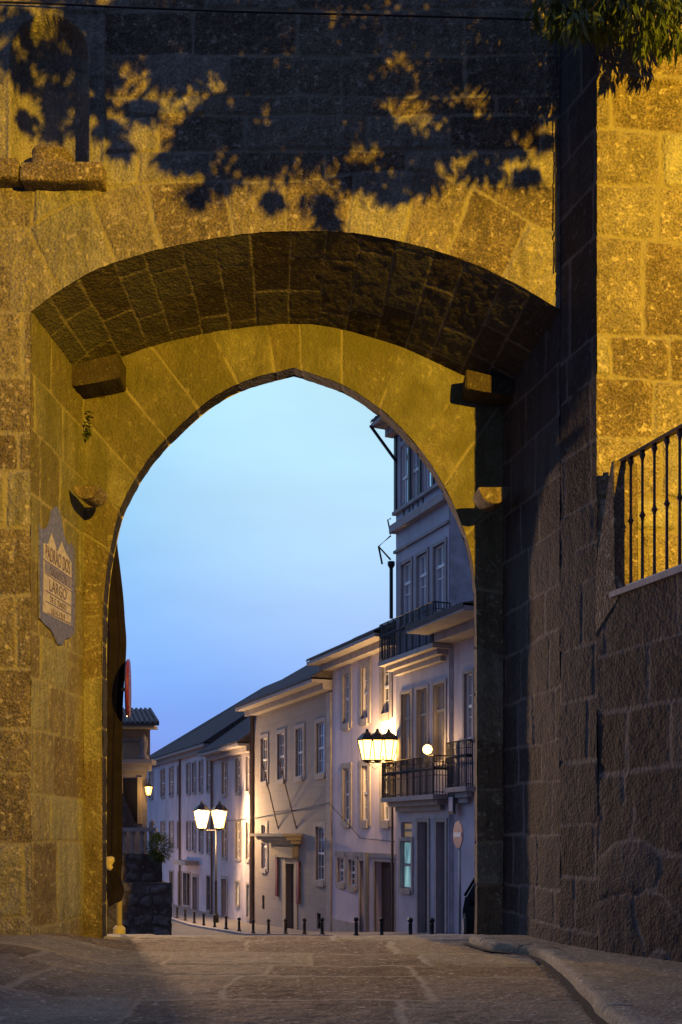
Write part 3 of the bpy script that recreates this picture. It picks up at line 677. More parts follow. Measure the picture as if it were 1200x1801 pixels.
# hairline cable down the joint right of the vault
b = MB(); b.tube([Vector((XR - .06, DF - .04, z)) for z in np.arange(7.9, 12.4, .3)], .008, 6); tag(b.build('vertical_cable', M_iron), 'black cable running down the corner between gate wall and buttress', 'cable')

def leaf(bm, p, d, up, ln, wd):
    d = d.normalized(); s = d.cross(up).normalized(); nn = s.cross(d)
    pr = [(0, 0), (.2, .55), (.45, 1), (.75, .6), (1, 0)]; L_, R_, M_ = [], [], []
    for f, w_ in pr:
        c = p + d * ln * f + nn * (-ln * .18 * f * f); M_.append(bm.verts.new(c))
        if 0 < f < 1: L_.append(bm.verts.new(c + s * wd * w_ * .5 + nn * wd * .12)); R_.append(bm.verts.new(c - s * wd * w_ * .5 + nn * wd * .12))
    for S in (L_, R_):
        bm.faces.new((M_[0], M_[1], S[0])); bm.faces.new((M_[1], M_[2], S[1], S[0])); bm.faces.new((M_[2], M_[3], S[2], S[1])); bm.faces.new((M_[3], M_[4], S[2]))
rl_ = random.Random(3)
def rv(r=rl_): 
    while 1:
        v = Vector((r.uniform(-1, 1), r.uniform(-1, 1), r.uniform(-1, 1)))
        if v.length < 1: return v
# vine tuft
b = MB()
for k in range(70):
    p = wl(147, 745) + Vector((rl_.uniform(0, .10), rl_.uniform(-.05, .08), rl_.uniform(-.2, .2)))
    leaf(b.bm, p, Vector((1, -.6, -.6)) + rv() * .8, Vector((0, 0, 1)), rl_.uniform(.04, .07), .04)
tag(b.build('wall_fern', M_leaf), 'small green plant growing in the wall joint below the left corbel', 'plant')

# ------------------------------------------------------------------ tree over the terrace
tree = empty('laurel_tree', (6.3, 8.6, ZT), 'evergreen tree on the terrace whose long leaved branches hang in at the top right corner', 'tree')
b = MB(); b.tube([(6.3, 8.6, ZT - .1), (6.2, 8.5, 6), (6.1, 8.45, 8.6), (5.6, 8.4, 11.6)], [.22, .18, .15, .11], 10); b.jitter(.03, 4); b.build('trunk', M_bark, tree, True)
cl = []    # clumps: centre, radius, leaves
def shadow_clump(x, y, f, r, n):   # a clump that shades the wall around photo px (x,y)
    W = pt(x, y, DF); c = LAMP + (W - LAMP) * f; cl.append((c, r, n))
for x, y, r in ((250, 40, .40), (320, 110, .34), (420, 60, .4), (400, 190, .36), (350, 240, .22), (500, 130, .42), (470, 260, .28), (560, 240, .36), (590, 70, .45), (640, 300, .22), (562, 345, .15), (580, 378, .08),
                (650, 200, .26), (680, 40, .34), (630, 140, .26), (770, 60, .28), (800, 190, .22), (740, 300, .24), (830, 235, .20), (860, 100, .20), (850, 285, .20), (890, 20, .3), (935, 60, .2), (690, 330, .10),
                (150, 20, .2), (30, 90, .2), (175, 120, .16), (190, 215, .12), (250, 180, .16), (300, 270, .10), (925, 300, .12), (215, 250, .08), (390, 305, .12), (60, 175, .12), (115, 150, .12), (115, 190, .1),
                (240, -55, .35), (340, -50, .35), (440, -50, .35), (540, -50, .4), (640, -50, .36), (740, -45, .34), (830, -50, .32), (910, -50, .3), (440, 130, .26), (540, 190, .3), (710, 240, .2), (440, 230, .24), (120, -30, .25), (600, 160, .28), (330, 30, .3), (500, 20, .34), (930, 190, .12), (700, 130, .2), (200, 60, .2), (960, 130, .14), (820, 110, .2), (770, 250, .2), (880, 170, .08), (350, 330, .1), (480, 340, .1)):
    f = rl_.uniform(.73, .79); shadow_clump(x, y, f, r * .72, int(40 + 2100 * r * r))
for _ in range(62):
    x, y = rl_.uniform(205, 925), rl_.uniform(-70, 275)
    if 700 < x < 790 and 120 < y < 250 and rl_.random() < .7: continue
    if x > 880 and y > 130 and rl_.random() < .8: continue
    if x < 330 and y > 120: continue
    shadow_clump(x, y, rl_.uniform(.73, .79), rl_.uniform(.10, .20), 75)
for x, y, r in ((20, 30, .2), (95, 55, .18), (150, 75, .2), (55, 100, .13), (110, 120, .13), (185, 130, .14), (200, 20, .25), (175, 175, .1), (960, 235, .07), (905, 250, .08)): shadow_clump(x, y, .76, r * .75, int(40 + 2000 * r * r))
NV = len(cl)
for x, y, d, r, n in ((1000, 0, 10.8, .20, 90), (1040, 18, 10.75, .22, 100), (988, 30, 10.9, .16, 45), (1080, 5, 10.7, .26, 120), (1130, 22, 10.6, .28, 150), (1165, 20, 10.7, .28, 140), (1100, -50, 10.7, .4, 200), (1000, -60, 10.8, .38, 160), (1185, 62, 10.7, .14, 40), (955, 10, 11.0, .14, 40), (1015, 50, 10.6, .09, 16), (1135, 62, 10.6, .13, 34), (1200, -30, 10.6, .35, 150), (1060, 45, 10.7, .10, 20), (1020, 30, 10.6, .16, 40)):
    cl.append((pt(x, y, d), r, n))
lf = MB(); tw_ = MB(); root = Vector((5.6, 8.4, 11.6))
for ci, (c, r, n) in enumerate(cl):
    big_ = ci >= NV
    for _ in range(n):
        o = rv(); q_ = 1.0 if (big_ or _ % 3) else rl_.uniform(1.0, 1.75); p = c + Vector((o.x * r * q_, o.y * r * q_, (o.z * .85 - (.25 * (q_ - 1) * 2)) * r * q_))
        leaf(lf.bm, p, Vector((o.x * .5, o.y * .5 - .1, -1.3 + rl_.uniform(-.3, .7))) + rv() * .5, Vector((rl_.uniform(-1, 1), rl_.uniform(-1, 1), .6)), rl_.uniform(.15, .24) if big_ else rl_.uniform(.12, .20), rl_.uniform(.03, .05))
    if c.x > 1.5 or r > .2:
        mid = (c + root) / 2 + Vector((0, 0, .35)); tw_.tube([c, (c + mid) / 2 + Vector((0, 0, .1)), mid, root], [.008, .012, .02, .035], 5)
lf.build('crown', M_leaf, tree, True); tw_.build('branches', M_bark, tree, True)

# ------------------------------------------------------------------ behind the arch on the left: post, sign, cloth
post = empty('sign_post', (px2x(212, 14.8), 14.8, gz1(-3.2, 14.8)), 'tall pale post with a round sign seen edge on just behind the left jamb', 'sign post')
bx_ = px2x(210, 14.8)
MB().tube([(bx_, 14.8, -.15), (bx_, 14.8, px2z(1160, 14.8))], .042, 12).build('pole', M_ochre, post, True)
MB().lathe((bx_, 14.8, -.1), [(.09, 0), (.09, .12), (.05, .16)], 12).build('base', M_ochre, post)
b = MB(); cs_ = Vector((px2x(226, 14.6), 14.6, px2z(1211, 14.6)))
b.lathe((0, 0, 0), [(.40, -.02), (.415, -.01), (.415, .02), (.395, .025)], 32, 'X'); bmesh.ops.rotate(b.bm, verts=b.bm.verts, cent=(0, 0, 0), matrix=Matrix.Rotation(R(9), 3, 'Z')); bmesh.ops.translate(b.bm, vec=cs_, verts=b.bm.verts)
b.build('sign_disc', M_red, post)
b = MB(); b.lathe((0, 0, 0), [(.385, -.035), (.385, -.021)], 32, 'X'); bmesh.ops.rotate(b.bm, verts=b.bm.verts, cent=(0, 0, 0), matrix=Matrix.Rotation(R(9), 3, 'Z')); bmesh.ops.translate(b.bm, vec=cs_, verts=b.bm.verts); b.build('sign_back', M_iron, post)
MB().box((cs_.x - .07, 14.7, cs_.z), (.12, .06, .05)).build('bracket', M_iron, post)
# hanging dark cloth
rp = [(204, 925), (207, 965), (211, 1000), (216, 1050), (218.5, 1090), (221, 1125), (220, 1165), (217, 1210), (215, 1260), (214, 1330), (214, 1420), (214, 1500), (213, 1545), (217, 1565), (213, 1584)]
rpi = catmull(rp, 0)
zc = np.linspace(px2z(925, 14.7), px2z(1584, 14.7), 160); yy = HY - (zc - EYE) * F / 14.7
xr = px2x(np.interp(yy, rpi[:, 1], rpi[:, 0]), 14.7); n_ = 40; Pc = np.zeros((160, n_, 3))
for j in range(n_):
    f = j / (n_ - 1); a = f * math.pi * 1.25
    wd_ = .34; cxm = xr - wd_ / 2
    fold = .02 * np.sin(f * 26 + zc * .6) + .012 * np.sin(f * 60 + zc * 1.7)
    Pc[:, j, 0] = cxm + (wd_ / 2 + fold * .4) * math.cos(a); Pc[:, j, 1] = 14.72 - (.10 + fold) * math.sin(a); Pc[:, j, 2] = zc + .05 * f * (zc < 1)
st = np.zeros((160, n_, 4)); tag(grid_mesh('hanging_cloth', Pc, st, M_cloth, None), 'long dark furled cloth hanging behind the left jamb of the arch', 'cloth')
b = MB(); b.prism([pt(190, 1535, 14.66), pt(200, 1528, 14.66), pt(213, 1545, 14.66), pt(217, 1566, 14.66), pt(213, 1585, 14.66), pt(202, 1588, 14.66), pt(190, 1597, 14.66)], (0, -.05, 0)); b.jitter(.03, 6)
tag(b.build('folded_cloth', M_cloth), 'loose folded end of dark cloth hanging beside the foot of the pale post', 'cloth')
b = MB(); b.lathe(pt(193.5, 1531, 14.5), [(.02, 0), (.05, .04), (.035, .08), (.06, .13), (.055, .18), (.02, .21)], 10); b.jitter(.03, 14); tag(b.build('yellow_knot', M_ochre, None, True), 'small yellow bundle peeping out behind the left jamb above the folded cloth', 'bundle')

# ------------------------------------------------------------------ street facades on one straight line
KD, KX = 33000.0, 150.0
def fd(x): return KD / (x + KX)
def fxy(x): d = fd(x); return Vector((px2x(x, d), d, 0))
A0 = fxy(835); AD = (fxy(265) - A0).normalized(); AN = Vector((-AD.y, AD.x, 0)); 
if AN.y > 0: AN = -AN
def fs(x): return (fxy(x) - A0).dot(AD)
def fz(x, y): return px2z(y, fd(x))
def fp(s, z, o=0): p = A0 + AD * s + AN * o; return Vector((p.x, p.y, z))
def sbox(b, s0, s1, z0, z1, o0, o1):
    b.hexa([fp(s0, z0, o0), fp(s1, z0, o0), fp(s1, z0, o1), fp(s0, z0, o1), fp(s0, z1, o0), fp(s1, z1, o0), fp(s1, z1, o1), fp(s0, z1, o1)])
GW = []
def house(name, label, x0, x1, zt, wallmat, openings, depth=9, zb=-6.2, bo=0.0):
    """openings: dicts in photo px x0,x1,y0,y1; wall gets true holes"""
    sa_, sb_ = fs(x1), fs(x0)
    root = empty(name, fp(sa_, gz1(*fxy(x1).xy)), label, 'building')
    ops = []
    for o in openings:
        xm = (o['x0'] + o['x1']) / 2; o['s0'], o['s1'] = fs(o['x1']), fs(o['x0']); o['z1'], o['z0'] = fz(xm, o['y0']), fz(xm, o['y1']); ops.append(o)
        o['bo'] = bo
    S = sorted(set([sa_, sb_] + [v for o in ops for v in (o['s0'], o['s1']) if sa_ < v < sb_])); Z = sorted(set([zb, zt] + [v for o in ops for v in (o['z0'], o['z1']) if zb < v < zt]))
    b = MB()
    for a, c in zip(S, S[1:]):
        for e, f in zip(Z, Z[1:]):
            sm, zm = (a + c) / 2, (e + f) / 2
            if any(o['s0'] < sm < o['s1'] and o['z0'] < zm < o['z1'] for o in ops): continue
            b.bm.faces.new([b.bm.verts.new(p) for p in (fp(a, e, bo), fp(c, e, bo), fp(c, f, bo), fp(a, f, bo))])
    for (p0, p1, q0, q1) in ((sa_, sa_, bo, -depth), (sb_, sb_, bo, -depth), (sa_, sb_, -depth, -depth)):
        b.bm.faces.new([b.bm.verts.new(p) for p in (fp(p0, zb, q0), fp(p1, zb, q1), fp(p1, zt, q1), fp(p0, zt, q0))])
    b.bm.faces.new([b.bm.verts.new(p) for p in (fp(sa_, zt, bo), fp(sb_, zt, bo), fp(sb_, zt, -depth), fp(sa_, zt, -depth))])
    for o in ops:   # reveals
        for (a, e, c, f) in ((o['s0'], o['z0'], o['s1'], o['z0']), (o['s1'], o['z0'], o['s1'], o['z1']), (o['s1'], o['z1'], o['s0'], o['z1']), (o['s0'], o['z1'], o['s0'], o['z0'])):
            b.bm.faces.new([b.bm.verts.new(p) for p in (fp(a, e, bo), fp(c, f, bo), fp(c, f, bo - .4), fp(a, e, bo - .4))])
    b.build('wall', wallmat, root)
    for o in ops: opening(root, o)
    return root
def opening(root, o):
    k = o.get('k', 'win'); s0, s1, z0, z1, bo = o['s0'], o['s1'], o['z0'], o['z1'], o['bo']; tw2 = o.get('t', .14); sash = o.get('sash', M_sash)
    b = MB()
    if tw2:
        T = MB(); po = bo + .05
        sbox(T, s0 - tw2, s0, z0 - (tw2 if k == 'win' else 0), z1 + tw2, bo - .05, po); sbox(T, s1, s1 + tw2, z0 - (tw2 if k == 'win' else 0), z1 + tw2, bo - .05, po)
        sbox(T, s0 + .002, s1 - .002, z1, z1 + tw2 - .003, bo - .05, po - .003)
        if k == 'win': sbox(T, s0 + .002, s1 - .002, z0 - tw2 * 1.3, z0, bo - .05, po + .04)
    if k == 'win':
        f = .055; g = bo - .14; nxb, nzb = o.get('n', (2, 4))
        sbox(b, s0, s0 + f, z0, z1, g, g + .06); sbox(b, s1 - f, s1, z0, z1, g, g + .06); sbox(b, s0 + f, s1 - f, z0, z0 + f, g, g + .058); sbox(b, s0 + f, s1 - f, z1 - f, z1, g, g + .058)
        zm = z0 + (z1 - z0) * o.get('tr', .5); sbox(b, s0 + f, s1 - f, zm - .05, zm + .05, g, g + .07)
        for i in range(1, nxb): c = s0 + (s1 - s0) * i / nxb; sbox(b, c - .02, c + .02, z0 + f, z1 - f, g, g + .045)
        for i in range(1, nzb):
            c = z0 + (z1 - z0) * i / nzb
            if abs(c - zm) > .12: sbox(b, s0 + f, s1 - f, c - .016, c + .016, g, g + .04)
        wnd = b.build('window', sash, root); p = MB(); sbox(p, s0 + .01, s1 - .01, z0 + .01, z1 - .01, g - .03, g + .012); p.build('pane', o.get('g') or rr.choice((M_glass, M_glass, M_curtain, M_glass2)), wnd)
        if tw2: T.build('surround', o.get('tm', M_trim), wnd)
    else:
        g = bo - .28; sbox(b, s0, s1, z0, z1, g - .05, g)
        n = 2
        for i in range(n):
            a = s0 + (s1 - s0) * i / n; c = s0 + (s1 - s0) * (i + 1) / n
            for (e, f_) in ((.06, .45), (.5, .94)): sbox(b, a + .08, c - .08, z0 + (z1 - z0) * e, z0 + (z1 - z0) * f_, g, g + .03)
        d = b.build('door', o.get('g', M_door), root)
        if tw2: T.build('door_surround', o.get('tm', M_trim), d)
def roof(root, x0, x1, ze, over, pitch, run, hip0=0, hip1=0, mat=None, thick=.14, dz=0):
    """eave along the facade at height ze, rising back; corrugated tile ribs"""
    s0, s1 = fs(x1) - .25 * (hip0 > 0), fs(x0) + .25
    rise = (run + over) * math.tan(R(pitch)); n = max(8, int((s1 - s0) / .28)); b = MB(); V_ = []
    for i in range(n * 4 + 1):
        f = i / (n * 4); s = s0 + (s1 - s0) * f; c = .035 * abs(math.sin(math.pi * i / 4)) ** .7
        st_ = s + 0; se = min(max(s, s0 + hip0), s1 - hip1)
        V_.append([b.bm.verts.new(fp(s, ze + c, over)), b.bm.verts.new(fp(se, ze + rise + c, -run)), b.bm.verts.new(fp(s, ze - thick * .5, over))])
    for a, c in zip(V_, V_[1:]):
        b.bm.faces.new((a[0], c[0], c[1], a[1])); b.bm.faces.new((a[2], c[2], c[0], a[0]))
    # back slope and gable ends
    bk = [b.bm.verts.new(fp(s0, ze, -2 * run - over)), b.bm.verts.new(fp(s1, ze, -2 * run - over))]
    b.bm.faces.new((V_[0][1], V_[-1][1], bk[1], bk[0])); b.bm.faces.new((V_[0][0], V_[0][1], bk[0])); b.bm.faces.new((V_[-1][0], bk[1], V_[-1][1]))
    r_ = b.build('roof', mat or M_roof, root)
    e = MB(); sbox(e, s0, s1, ze - .22, ze - .075, bo_, over - .03); sbox(e, s0, s1, ze - .5, ze - .22, bo_, over * .45); e.build('cornice', M_trim, root)
    return r_
bo_ = 0.0
def W(x0, x1, y0, y1, **k): d = dict(x0=x0, x1=x1, y0=y0, y1=y1); d.update(k); return d
def narrow_run(x, y0, y1, name='downpipe', mat=None, root=None, o=.10, r=.07):
    MB().tube([fp(fs(x), fz(x, y0), o), fp(fs(x), fz(x, y1), o)], r, 8).build(name, mat or M_pipe, root)

# far long white building
ow = []
for xm, w_ in ((266.5, 3), (287, 3.2), (302, 3.3), (315.5, 2.7), (332, 3), (342, 2.9), (354, 3), (368, 3.3)):
    yt = 1465 - 111 * (xm + 206) / 493; ow.append(W(xm - w_, xm + w_, yt, yt + 47 * (xm + 206) / 493 * 1.0, t=.10, n=(2, 5)))
    yb = 1465 + 30 + 12 * (xm - 287) / 80; ow.append(W(xm - w_, xm + w_, 1446, 1446 + 40 + 14 * (xm - 287) / 80, t=.10, n=(2, 5)))
for xm in (302, 317, 326, 332): ow.append(W(xm - 2.8, xm + 2.8, 1533 + (xm - 302) * .1, 1588 + (xm - 302) * .15, t=.10, n=(2, 5), sash=M_dsash))
ow.append(W(340, 348, 1543, 1609, k='door', t=.22)); ow.append(W(364.5, 371, 1541, 1601, t=.1, n=(2, 5), sash=M_dsash))
zfar = fz(360, 1310)
h1 = house('long_white_house', 'long white plastered house farthest down the street, beside the small corner lantern', 258, 374, zfar, M_plaster, ow, 12)
roof(h1, 258, 374, zfar, .6, 34, 7.5, hip0=0, hip1=7)
b = MB(); sbox(b, fs(350), fs(328), fz(340, 1521), fz(340, 1513), 0, .9); b.build('door_hood', M_trim, h1)
narrow_run(318.4, 1332, 1598, root=h1); 
# middle white house
om = []
for xm, w_ in ((395.5, 3.8), (419.5, 3.8), (437, 3.2)):
    f = (xm + 206) / (287 + 206); om += [W(xm - w_, xm + w_, 1465 - 103.5 * f + 1, 1465 - 57 * f + 1, t=.14), W(xm - w_, xm + w_, 1446, 1446 + 46 * f + 5, t=.14)]
om += [W(391, 399.5, 1546, 1613, k='door', t=.18), W(415.5, 421.5, 1551, 1591, t=.12, g=M_lit_pale, n=(1, 2)), W(435, 442.5, 1556, 1613, t=.12, g=M_lit_pale, n=(2, 3))]
zm_ = fz(443, 1306)
h2 = house('white_house', 'white plastered house with a pale lit doorway, left of the stone mansion', 374.3, 446, zm_, M_plaster2, om, 10)
roof(h2, 374.3, 446, zm_, .9, 36, 7.0); narrow_run(375, 1322, 1616, root=h2)
# stone mansion
os_ = []
for xm, w_ in ((465.4, 5.6), (495, 6), (527.4, 6.2), (564.5, 7.4)):
    f = (xm + KX) / (564.5 + KX); os_.append(W(xm - w_, xm + w_, 1465 - 194 * f, 1465 - 105 * f, t=.20, n=(3, 4)))
os_ += [W(461, 470, 1451, 1527, t=.20, n=(3, 4)), W(556.5, 571.5, 1454, 1548, t=.22, n=(3, 4)), W(504, 518.4, 1519, 1640, k='door', t=.42, tm=M_cream), W(461.5, 465.5, 1575, 1599, t=0, g=M_iron, n=(1, 1), sash=M_iron), W(557.5, 564.5, 1606, 1634, t=0, g=M_iron, n=(1, 1), sash=M_iron)]
zs_ = fz(584, 1198)
# ashlar plaster with coursing
M_stonef, t_, b_ = newmat('mansion_ashlar'); tc_ = t_.nodes.new('ShaderNodeTexCoord'); br = t_.nodes.new('ShaderNodeTexBrick')
sepx = t_.nodes.new('ShaderNodeSeparateXYZ'); t_.links.new(tc_.outputs['Object'], sepx.inputs[0]); cb = t_.nodes.new('ShaderNodeCombineXYZ'); t_.links.new(sepx.outputs[1], cb.inputs[0]); t_.links.new(sepx.outputs[2], cb.inputs[1])
t_.links.new(cb.outputs[0], br.inputs[0]); br.inputs['Scale'].default_value = 1.0; br.inputs['Brick Width'].default_value = 1.2; br.inputs['Row Height'].default_value = .5; br.inputs['Mortar Size'].default_value = .012
br.inputs['Color1'].default_value = (.30, .26, .255, 1); br.inputs['Color2'].default_value = (.25, .22, .22, 1); br.inputs['Mortar'].default_value = (.2, .18, .16, 1)
mo = nz(t_, 1.0, 5, .65, tc_.outputs['Object']); t_.links.new(mixc(t_, mr(t_, mo.outputs[0], .3, .7, 0, .55), br.outputs[0], (.25, .22, .22)), b_.inputs['Base Color']); b_.inputs['Roughness'].default_value = .85
h3 = house('stone_mansion', 'grey ashlar mansion with a corniced doorway and two slanting flagpoles, centre of the street', 446.5, 585, zs_, M_stonef, os_, 11, bo=.0)
roof(h3, 446.5, 585, zs_ + .12, 1.0, 31, 6.0)
narrow_run(446, 1255, 1630, root=h3, r=.13)
b = MB(); sbox(b, fs(585) + .02, fs(577), -6, zs_ - .5, -.02, .09); b.build('quoin_pilaster', M_trim, h3)
b = MB(); dz_ = fz(511, 1484); sbox(b, fs(529), fs(476), dz_, dz_ + .18, 0, .5); sbox(b, fs(530.5), fs(474.5), dz_ + .18, dz_ + .36, 0, .75); sbox(b, fs(532), fs(473), dz_ + .36, dz_ + .50, 0, 1.0); sbox(b, fs(525), fs(484), dz_ - .6, dz_, 0, .22); b.build('door_cornice', M_cream, h3)
b = MB(); sbox(b, fs(524), fs(497), fz(511, 1508), fz(511, 1490), 0, .3); b.build('lintel', M_cream, h3)
for (xa, ya, xb, yb) in ((491, 1464, 460.6, 1338), (523, 1463, 490, 1334)):
    d0 = fd((xa + xb) / 2) - 1.0; p0, p1 = pt(xa, ya, d0), pt(xb, yb, d0 - 2.2); b = MB(); b.tube([p0, p1], .035, 6); m_ = p0 + (p1 - p0) * .30; b.tube([m_, m_ + Vector((.32, 1.2, 0))], .02, 5)
    b.build('flagpole', M_pipe, h3)
for x0, x1, y0, y1 in ((487.5, 491.5, 1507, 1576), (524.5, 529.5, 1514, 1589)):
    b = MB(); sbox(b, fs(x1), fs(x0), fz(x0, y1), fz(x0, y0), .06, .12); bmesh.ops.bevel(b.bm, geom=list(b.bm.edges), offset=.02, segments=1, affect='EDGES'); b.build('notice_board', M_red, h3)
an = empty('roof_antenna', fp(fs(500), zs_ + 2.3, -4.5), 'thin television antenna on the mansion roof against the sky', 'antenna')
ap = Vector(an.location); b = MB(); b.tube([ap - Vector((0, 0, .9)), ap + Vector((0, 0, .75))], .02, 5); b.tube([ap + Vector((-.9, .3, .35)), ap + Vector((.6, -.1, .6))], .02, 5)
for k in range(6): q_ = ap + Vector((-.9, .3, .35)) + Vector((1.5, -.4, .25)) * (k / 5); b.tube([q_ - Vector((0, .3, .0)), q_ + Vector((0, .3, .15 + .03 * k))], .012, 4)
b.build('mast', M_iron, an)
# white house with garage doors
oc = []
for xm, w_ in ((611, 5.4), (643.5, 5.6), (680.6, 6.6)):
    f = (xm + KX) / (643 + KX); oc.append(W(xm - w_, xm + w_, 1465 - 291 * f, 1465 - 201 * f, t=.24, n=(2, 4)))
    oc.append(W(xm - w_, xm + w_, 1465 - 118 * f, 1443, t=.24, n=(2, 4)))
oc += [W(595.5, 607.5, 1509, 1552, t=.2, n=(2, 4)), W(615.5, 627.5, 1512, 1558, t=.2, n=(2, 4)), W(635, 648.5, 1514, 1690, k='door', t=.1), W(661, 697, 1516, 1690, k='door', t=.1)]
zc_ = fz(585, 1160)
h4 = house('tall_white_house', 'white house with two dark wide doorways behind the large lit wall lantern', 585.3, 700, zc_, M_plaster, oc, 10, bo=.02)
bo_ = .02; roof(h4, 579, 700, zc_, 1.0, 25, 5)
b = MB(); sbox(b, fs(700), fs(592), fz(645, 1508) + .0, fz(645, 1499), .02, .07); b.build('stone_band', M_trim, h4)
b = MB(); sbox(b, fs(634), fs(587), -6, fz(610, 1620), .02, .08); b.build('plinth', M_trim, h4)
narrow_run(654.5, 1500, 1690, root=h4, o=.25, r=.10, mat=M_greymet); narrow_run(698.5, 1400, 1700, root=h4, o=.2, r=.05)
# tall narrow building with balconies
od = [W(712, 731, 1446, 1474, t=.0, n=(1, 1), g=M_lit_warm, sash=M_trim), W(712, 731, 1479, 1563, t=.14, n=(1, 2), g=M_lit_teal, sash=M_trim, tr=.5), W(743, 760, 1446, 1690, k='door', t=.14), W(776, 791, 1446, 1690, k='door', t=.14)]
for f_ in (0, 1):
    for xm, w_ in ((722, 8.5), (750, 9), (780.5, 10)):
        g_ = (xm + KX) / (750 + KX)
        if f_ == 0: od.append(W(xm - w_, xm + w_, 1465 - 253 * g_, 1465 - 122 * g_ , t=.12, n=(2, 1), tr=.66, g=M_glass if xm > 740 else M_curtain, sash=M_ochsash))
        else: od.append(W(xm - w_, xm + w_, 1465 - 490 * g_, 1465 - 378 * g_, t=.12, n=(2, 2), tr=.68, g=M_skyglass))
zd_ = fz(703, 905) + 0.0
ztop = fz(703, 752)
for xm, w_ in ((718, 7.5), (737, 8.5), (758, 9.5), (783, 11)):
    g_ = (xm + KX) / (718 + KX); od.append(W(xm - w_, xm + w_, 1465 - 683 * g_, 1465 - 573 * g_, t=0, n=(3, 2), sash=M_sash, tr=.48, g=M_skyglass)); od.append(W(xm - w_, xm + w_, 1465 - 720 * g_, 1465 - 692 * g_, t=0, n=(3, 1), sash=M_sash))
h5 = house('balcony_house', 'tall narrow grey stone house with iron balconies and a glazed top gallery', 703, 797, ztop, M_bhouse, od, 11, bo=.15)
bo_ = .15; 
# side party wall
b = MB(); b.bm.faces.new([b.bm.verts.new(p) for p in (fp(fs(797) - .012, -6, .13), fp(fs(797) - .012, -6, -11), fp(fs(797) - .012, ztop, -11), fp(fs(797) - .012, ztop, .13))]); b.build('party_wall', M_bplaster, h5)
b = MB(); s0, s1 = fs(797), fs(703)
for y_, h_, o_ in ((940, .28, .42), (908, .12, .3), (975, .10, .25)):
    z_ = fz(703, y_); sbox(b, s0 - .05, s1 + .05, z_, z_ + h_, .15, o_)
b.build('moulding', M_trim, h5)
b = MB()
for k, xq in enumerate((716, 726, 732, 741, 750)): sbox(b, fs(xq + 2.2), fs(xq), fz(703, 935) + .4, fz(703, 935) + .85 + .2 * (k % 2), .15, .18)
b.build('relief_marks', M_dsash, h5)
b = MB()
for xq in (703.5, 728, 747, 770, 794.5): sbox(b, fs(xq + 1.5), fs(xq - 1.5), fz(xq, 1465 - 575 * (xq + 150) / 868), ztop, .15, .22)
b.build('gallery_posts', M_dsash, h5)
roof(h5, 703, 797, ztop + .15, 1.1, 22, 5)
b = MB(); b.tube([fp(fs(705), fz(705, 812), .2), fp(s1 + .25, ztop, 1.1)], .06, 6); b.build('eave_strut', M_iron, h5)
b = MB(); b.tube([fp(s1 + .1, fz(703, 1088), .3), fp(s1 + .1, fz(703, 995), .3)], .07, 8); b.lathe(fp(s1 + .1, fz(703, 1000), .3), [(.07, 0), (.14, .12), (.14, .25)], 8); b.build('downpipe', M_iron, h5)
b = MB(); c0 = fp(s1 + .05, fz(703, 960), .35)
b.tube([c0 + Vector((0, 0, -.55)), c0 + AN * .5 + Vector((0, 0, -.1)), c0 + AN * .0 + Vector((0, 0, .35))], .035, 6); b.tube([c0 + AN * .5 + Vector((0, 0, -.1)), c0 + AN * .35 + Vector((0, 0, -.75))], .04, 6); b.tube([c0 + Vector((0, 0, .4)), c0 + Vector((0, 0, .95)) + AN * .12, c0 + Vector((0, 0, 1.0))], .03, 5); b.build('iron_bracket', M_iron, h5)
def balcony(root, s0, s1, zf, zr_, o, cast=True, mat=M_iron):
    b = MB(); sbox(b, s0 - .05, s1 + .05, zf - .16, zf, .1, o + .05); sbox(b, s0 + .1, s1 - .1, zf - .34, zf - .16, .1, o * .75); sbox(b, s0 + .3, s1 - .3, zf - .52, zf - .34, .1, o * .45); slab = b.build('balcony_slab', M_trim, root)
    b = MB()
    for (a0, a1, q0, q1) in ((s0, s1, o, o), (s0, s0, .15, o), (s1, s1, .15, o)):
        n = max(3, int((abs(a1 - a0) + abs(q1 - q0)) / .10))
        for i in range(n + 1):
            f = i / n; p = (a0 + (a1 - a0) * f, q0 + (q1 - q0) * f); b.tube([fp(p[0], zf, p[1]), fp(p[0], zr_, p[1])], .015 if i % 5 else .026, 4)
        for zz_ in (zr_, zf + .08, zf + (zr_ - zf) * .5, zf + (zr_ - zf) * .84): b.tube([fp(a0, zz_, q0), fp(a1, zz_, q1)], .025 if zz_ == zr_ else .014, 4)
        for i in range(n): 
            f = (i + .5) / n; p = fp(a0 + (a1 - a0) * f, zf + (zr_ - zf) * .67, q0 + (q1 - q0) * f); b.lathe(p, [(.02, -.05), (.045, 0), (.02, .05)], 4)
    b.build('balcony_rail', mat, slab)
balcony(h5, fs(796), fs(705) + .1, fz(745, 1401), fz(745, 1337), .72)
balcony(h5, fs(798), fs(703) + .1, fz(745, 1152), fz(745, 1084) , .78)
# low corner house nearest on the right
oe = [W(818, 832, 1184, 1299, t=.12, n=(1, 3)), ]
ze_ = fz(797, 1112)
h6 = house('corner_house', 'low house with an overhanging eave cut off by the right jamb of the arch', 797.5, 900, ze_, M_plaster2, oe, 8, bo=.0)
bo_ = 0; roof(h6, 797.5, 900, ze_ + .1, 1.7, 12, 4.0, thick=.3)
balcony(h6, fs(838), fs(802), fz(815, 1385), fz(815, 1306), .38)
b = MB(); sbox(b, fs(813), fs(803.5), fz(808, 1432), fz(808, 1397), .25, .33); b.build('hanging_sign_board', M_dsash, h6)
b = MB(); sbox(b, fs(812), fs(805), fz(808, 1427), fz(808, 1402), .331, .345); b.build('sign_panel', M_plaster, h6)

